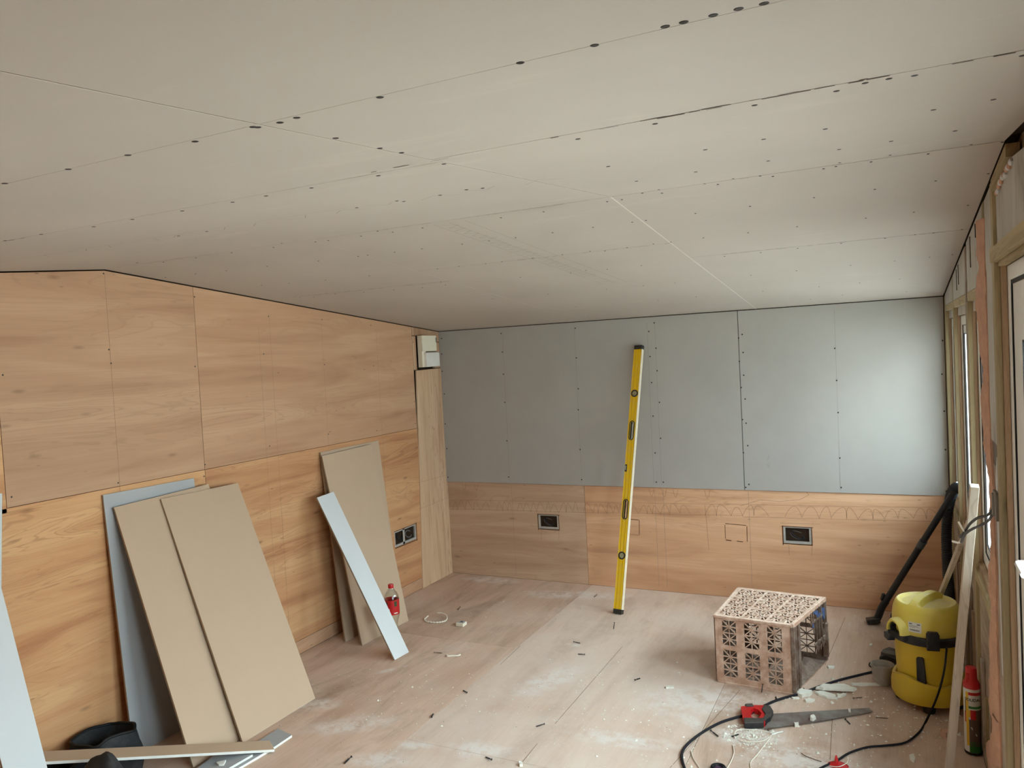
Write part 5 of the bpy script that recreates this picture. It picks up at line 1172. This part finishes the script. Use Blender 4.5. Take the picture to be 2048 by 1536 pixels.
flake([(2.943, -1.347), (2.987, -1.326), (2.967, -1.367), (2.947, -1.380)], .009, 'small pale plaster flake at the end of the middle one')
flake([(2.804, -1.459), (2.825, -1.435), (2.852, -1.437), (2.845, -1.461), (2.815, -1.478)], .010, 'small pale plaster flake lying before the crate corner')
flake([(2.744, -1.446), (2.779, -1.434), (2.785, -1.449), (2.755, -1.459)], .006, 'thin plaster sliver under the black cable')
flake([(2.877, -1.010), (2.913, -0.998), (2.910, -1.026), (2.884, -1.035)], .007, 'plaster sliver behind the open end of the crate')
flake([(2.998, -1.184), (3.072, -1.164), (3.141, -1.140), (3.137, -1.166), (3.062, -1.198), (3.004, -1.212)], .007, 'long thin plaster sliver beside the tub')
flake([(2.148, -1.523), (2.189, -1.503), (2.194, -1.526), (2.158, -1.544)], .006, 'pale sliver on the floor left of the crate')
flake([(2.850, -1.642), (2.863, -1.627), (2.874, -1.653), (2.863, -1.677), (2.850, -1.672)], .014, 'chunky plaster lump on the lower edge of the saw blade', .0095)
flake([(2.787, -1.720), (2.805, -1.708), (2.810, -1.732), (2.794, -1.742)], .012, 'plaster lump just below the saw teeth')
flake([(3.000, -1.510), (3.010, -1.501), (3.014, -1.536), (3.003, -1.530)], .008, 'plaster lump near the tip of the saw blade', .0095)
flake([(3.066, -0.625), (3.081, -0.612), (3.084, -0.634), (3.069, -0.647)], .008, 'plaster lump on the floor by the wall under the suction tube')
flake([(3.369, -1.590), (3.393, -1.563), (3.405, -1.591), (3.388, -1.625), (3.369, -1.623)], .022, 'orange-stained foam lump in front of the vacuum cleaner') 
bpy.data.objects['plaster_flake.013'].data.materials[0] = M['foam']
flake([(3.244, -1.845), (3.259, -1.822), (3.269, -1.860), (3.261, -1.892), (3.247, -1.868)], .010, 'pale flake on the floor right of the power cord')
flake([(1.771, -2.454), (1.782, -2.446), (1.797, -2.469), (1.784, -2.475)], .012, 'white plaster lump at the bottom of the long pencil line')

# ---- loose screws
def screw_mesh(L, r, mat):
    b = MB(); b.lathe([(.0005, 0), (r, .004), (r, L*.45), (r*.8, L-.003), (r*2.1, L), (r*2.1, L+.001), (.0004, L+.001)], seg=8)
    k = 0
    while k*.0035 < L*.6: b.lathe([(r*.9, .004+k*.0035), (r*1.45, .0048+k*.0035), (r*.9, .0056+k*.0035)], seg=8, cap=False); k += 1
    o = b.build('drywall_screw', mat); me = o.data; bpy.data.objects.remove(o); return me
S1, S2, S3 = screw_mesh(.042, .0022, M['screw_black']), screw_mesh(.055, .0024, M['screw_black']), screw_mesh(.05, .0018, M['screw_rust'])
def screw(me, head, tip, label, up=False, cat='screw'):
    h, t = Vector((*head, 0)), Vector((*tip, 0)); d = (h-t); L = d.length
    base = max(v.co.z for v in me.vertices)
    o = bpy.data.objects.new('drywall_screw', me); C.objects.link(o)
    rh = max(abs(v.co.x) for v in me.vertices)
    dd = Vector((d.x, d.y, .004)).normalized() if not up else Vector((.15, .1, 1)).normalized()
    o.rotation_euler = dd.to_track_quat('Z', 'Y').to_euler(); mid = (h+t)/2
    o.location = (mid.x-dd.x*base/2, mid.y-dd.y*base/2, .0028) if not up else (h.x, h.y, .001)
    return tag(o, label, cat, 'loose screws on the floor')
for me, a, b, l in (
    (S1, (1.229, -1.932), (1.184, -1.904), 'black screw lying midway between the front sheet and the floor pencil line'),
    (S2, (1.062, -2.666), (1.065, -2.723), 'black screw at the bottom edge, nearest the long tan strip'),
    (S1, (1.651, -2.473), (1.613, -2.457), 'black screw at the bottom edge, left of the long pencil line'),
    (S1, (1.734, -2.107), (1.707, -2.132), 'black screw lying level near the end of the long pencil line'),
    (S1, (1.619, -1.268), (1.574, -1.267), 'black screw lying left of the crate shadow, nearer one of two'),
    (S1, (1.490, -1.110), (1.527, -1.107), 'black screw with a white plug, below the spirit level'),
    (S3, (0.773, -1.519), (0.818, -1.504), 'thin brown screw beside the white cable offcut'),
    (S2, (2.455, -1.905), (2.501, -1.946), 'long black screw inside the bend of the black cable'),
    (S1, (2.552, -1.932), (2.579, -1.889), 'black screw at the edge of the plaster spill'),
    (S3, (3.019, -1.366), (3.053, -1.337), 'brown screw beyond the saw tip, near the flakes'),
    (S1, (2.991, -1.596), (3.018, -1.641), 'black screw lying below the saw blade'),
    (S3, (3.121, -1.539), (3.164, -1.524), 'brown screw beside the saw tip'),
    (S1, (2.687, -1.501), (2.675, -1.459), 'black screw close to the black cable before the crate'),
    (S3, (2.693, -1.818), (2.704, -1.785), 'rusty screw by the end of the saw grip'),
    (S3, (2.788, -1.336), (2.753, -1.355), 'brown screw beside the crate corner flake'),
    (S1, (1.987, -1.503), (2.001, -1.471), 'black screw left of the crate shadow, alone on the floor'),
    (S3, (1.315, -0.214), (1.311, -0.285), 'small brown screw on the floor before the spirit level'),
    (S3, (0.506, -0.743), (0.518, -0.805), 'small brown screw lying beyond the terminal block'),
    (S1, (1.198, -2.227), (1.182, -2.183), 'black screw alone left of the floor joint')):
    screw(me, a, b, l)
screw(S1, (1.640, -0.827), (1.640, -0.827), 'black screw standing on its point below the spirit level', up=True)
screw(S1, (2.606, -1.436), (2.606, -1.436), 'black screw standing at the foot of the crate', up=True)

# ---- uncountable crumbs of plaster
mb = MB(); rnd = random.Random(11)
zones = [((2.623, -1.887), .12, 330, .004), ((2.834, -1.937), .30, 130, .0035), ((2.894, -1.416), .30, 90, .004), ((1.493, -2.083), .7, 210, .003), ((2.003, -1.731), .7, 190, .003), ((0.936, -2.109), .6, 100, .003),
         ((3.311, -1.579), .25, 90, .005), ((3.109, -1.340), .3, 70, .004), ((2.681, -0.412), .6, 70, .003), ((1.001, -0.749), .8, 70, .003), ((2.328, -2.033), .4, 110, .003)]
for (c, R_, n, s0) in zones:
    for _ in range(n):
        a = rnd.uniform(0, 2*math.pi); r = R_*math.sqrt(rnd.random())**1.2; x, y = c[0]+r*math.cos(a), c[1]+r*math.sin(a)
        if not (.03 < x < W-.03 and FY < y < -.02): continue
        if 2.36 < x < 2.88 and -1.43 < y < -.88: continue
        s_ = s0*rnd.uniform(.4, 1.5)*(2 if rnd.random() < .06 else 1); q = [rnd.uniform(.6, 1.3)*s_ for _ in range(4)]; rot = rnd.uniform(0, 3)
        base = [(x+q[k]*math.cos(rot+k*math.pi/2), y+q[k]*math.sin(rot+k*math.pi/2), .0005) for k in range(4)]
        mb.add(base+[(x+rnd.uniform(-.2, .2)*s_, y, s_*rnd.uniform(.5, 1.1))], [(0, 1, 4), (1, 2, 4), (2, 3, 4), (3, 0, 4), (3, 2, 1, 0)])
tag(mb.build('plaster_crumbs', M['flake']), 'white plaster crumbs strewn over the plywood floor', 'crumbs', kind='stuff')
mb = MB()
for _ in range(170):
    x, y = rnd.uniform(.3, 3.3), rnd.uniform(-3.2, -.3)
    if 2.36 < x < 2.88 and -1.43 < y < -.88: continue
    s_ = rnd.uniform(.001, .0028); mb.add([(x+s_, y, .0004), (x, y+s_*.7, .0004), (x-s_, y, .0004), (x, y-s_*.7, .0004), (x, y, s_)], [(0, 1, 4), (1, 2, 4), (2, 3, 4), (3, 0, 4)])
tag(mb.build('dark_grit', M['screw_rust']), 'dark specks of grit on the plywood floor', 'grit', kind='stuff')
# sole plate shavings of foam at the foot of the foam bead are part of the bead
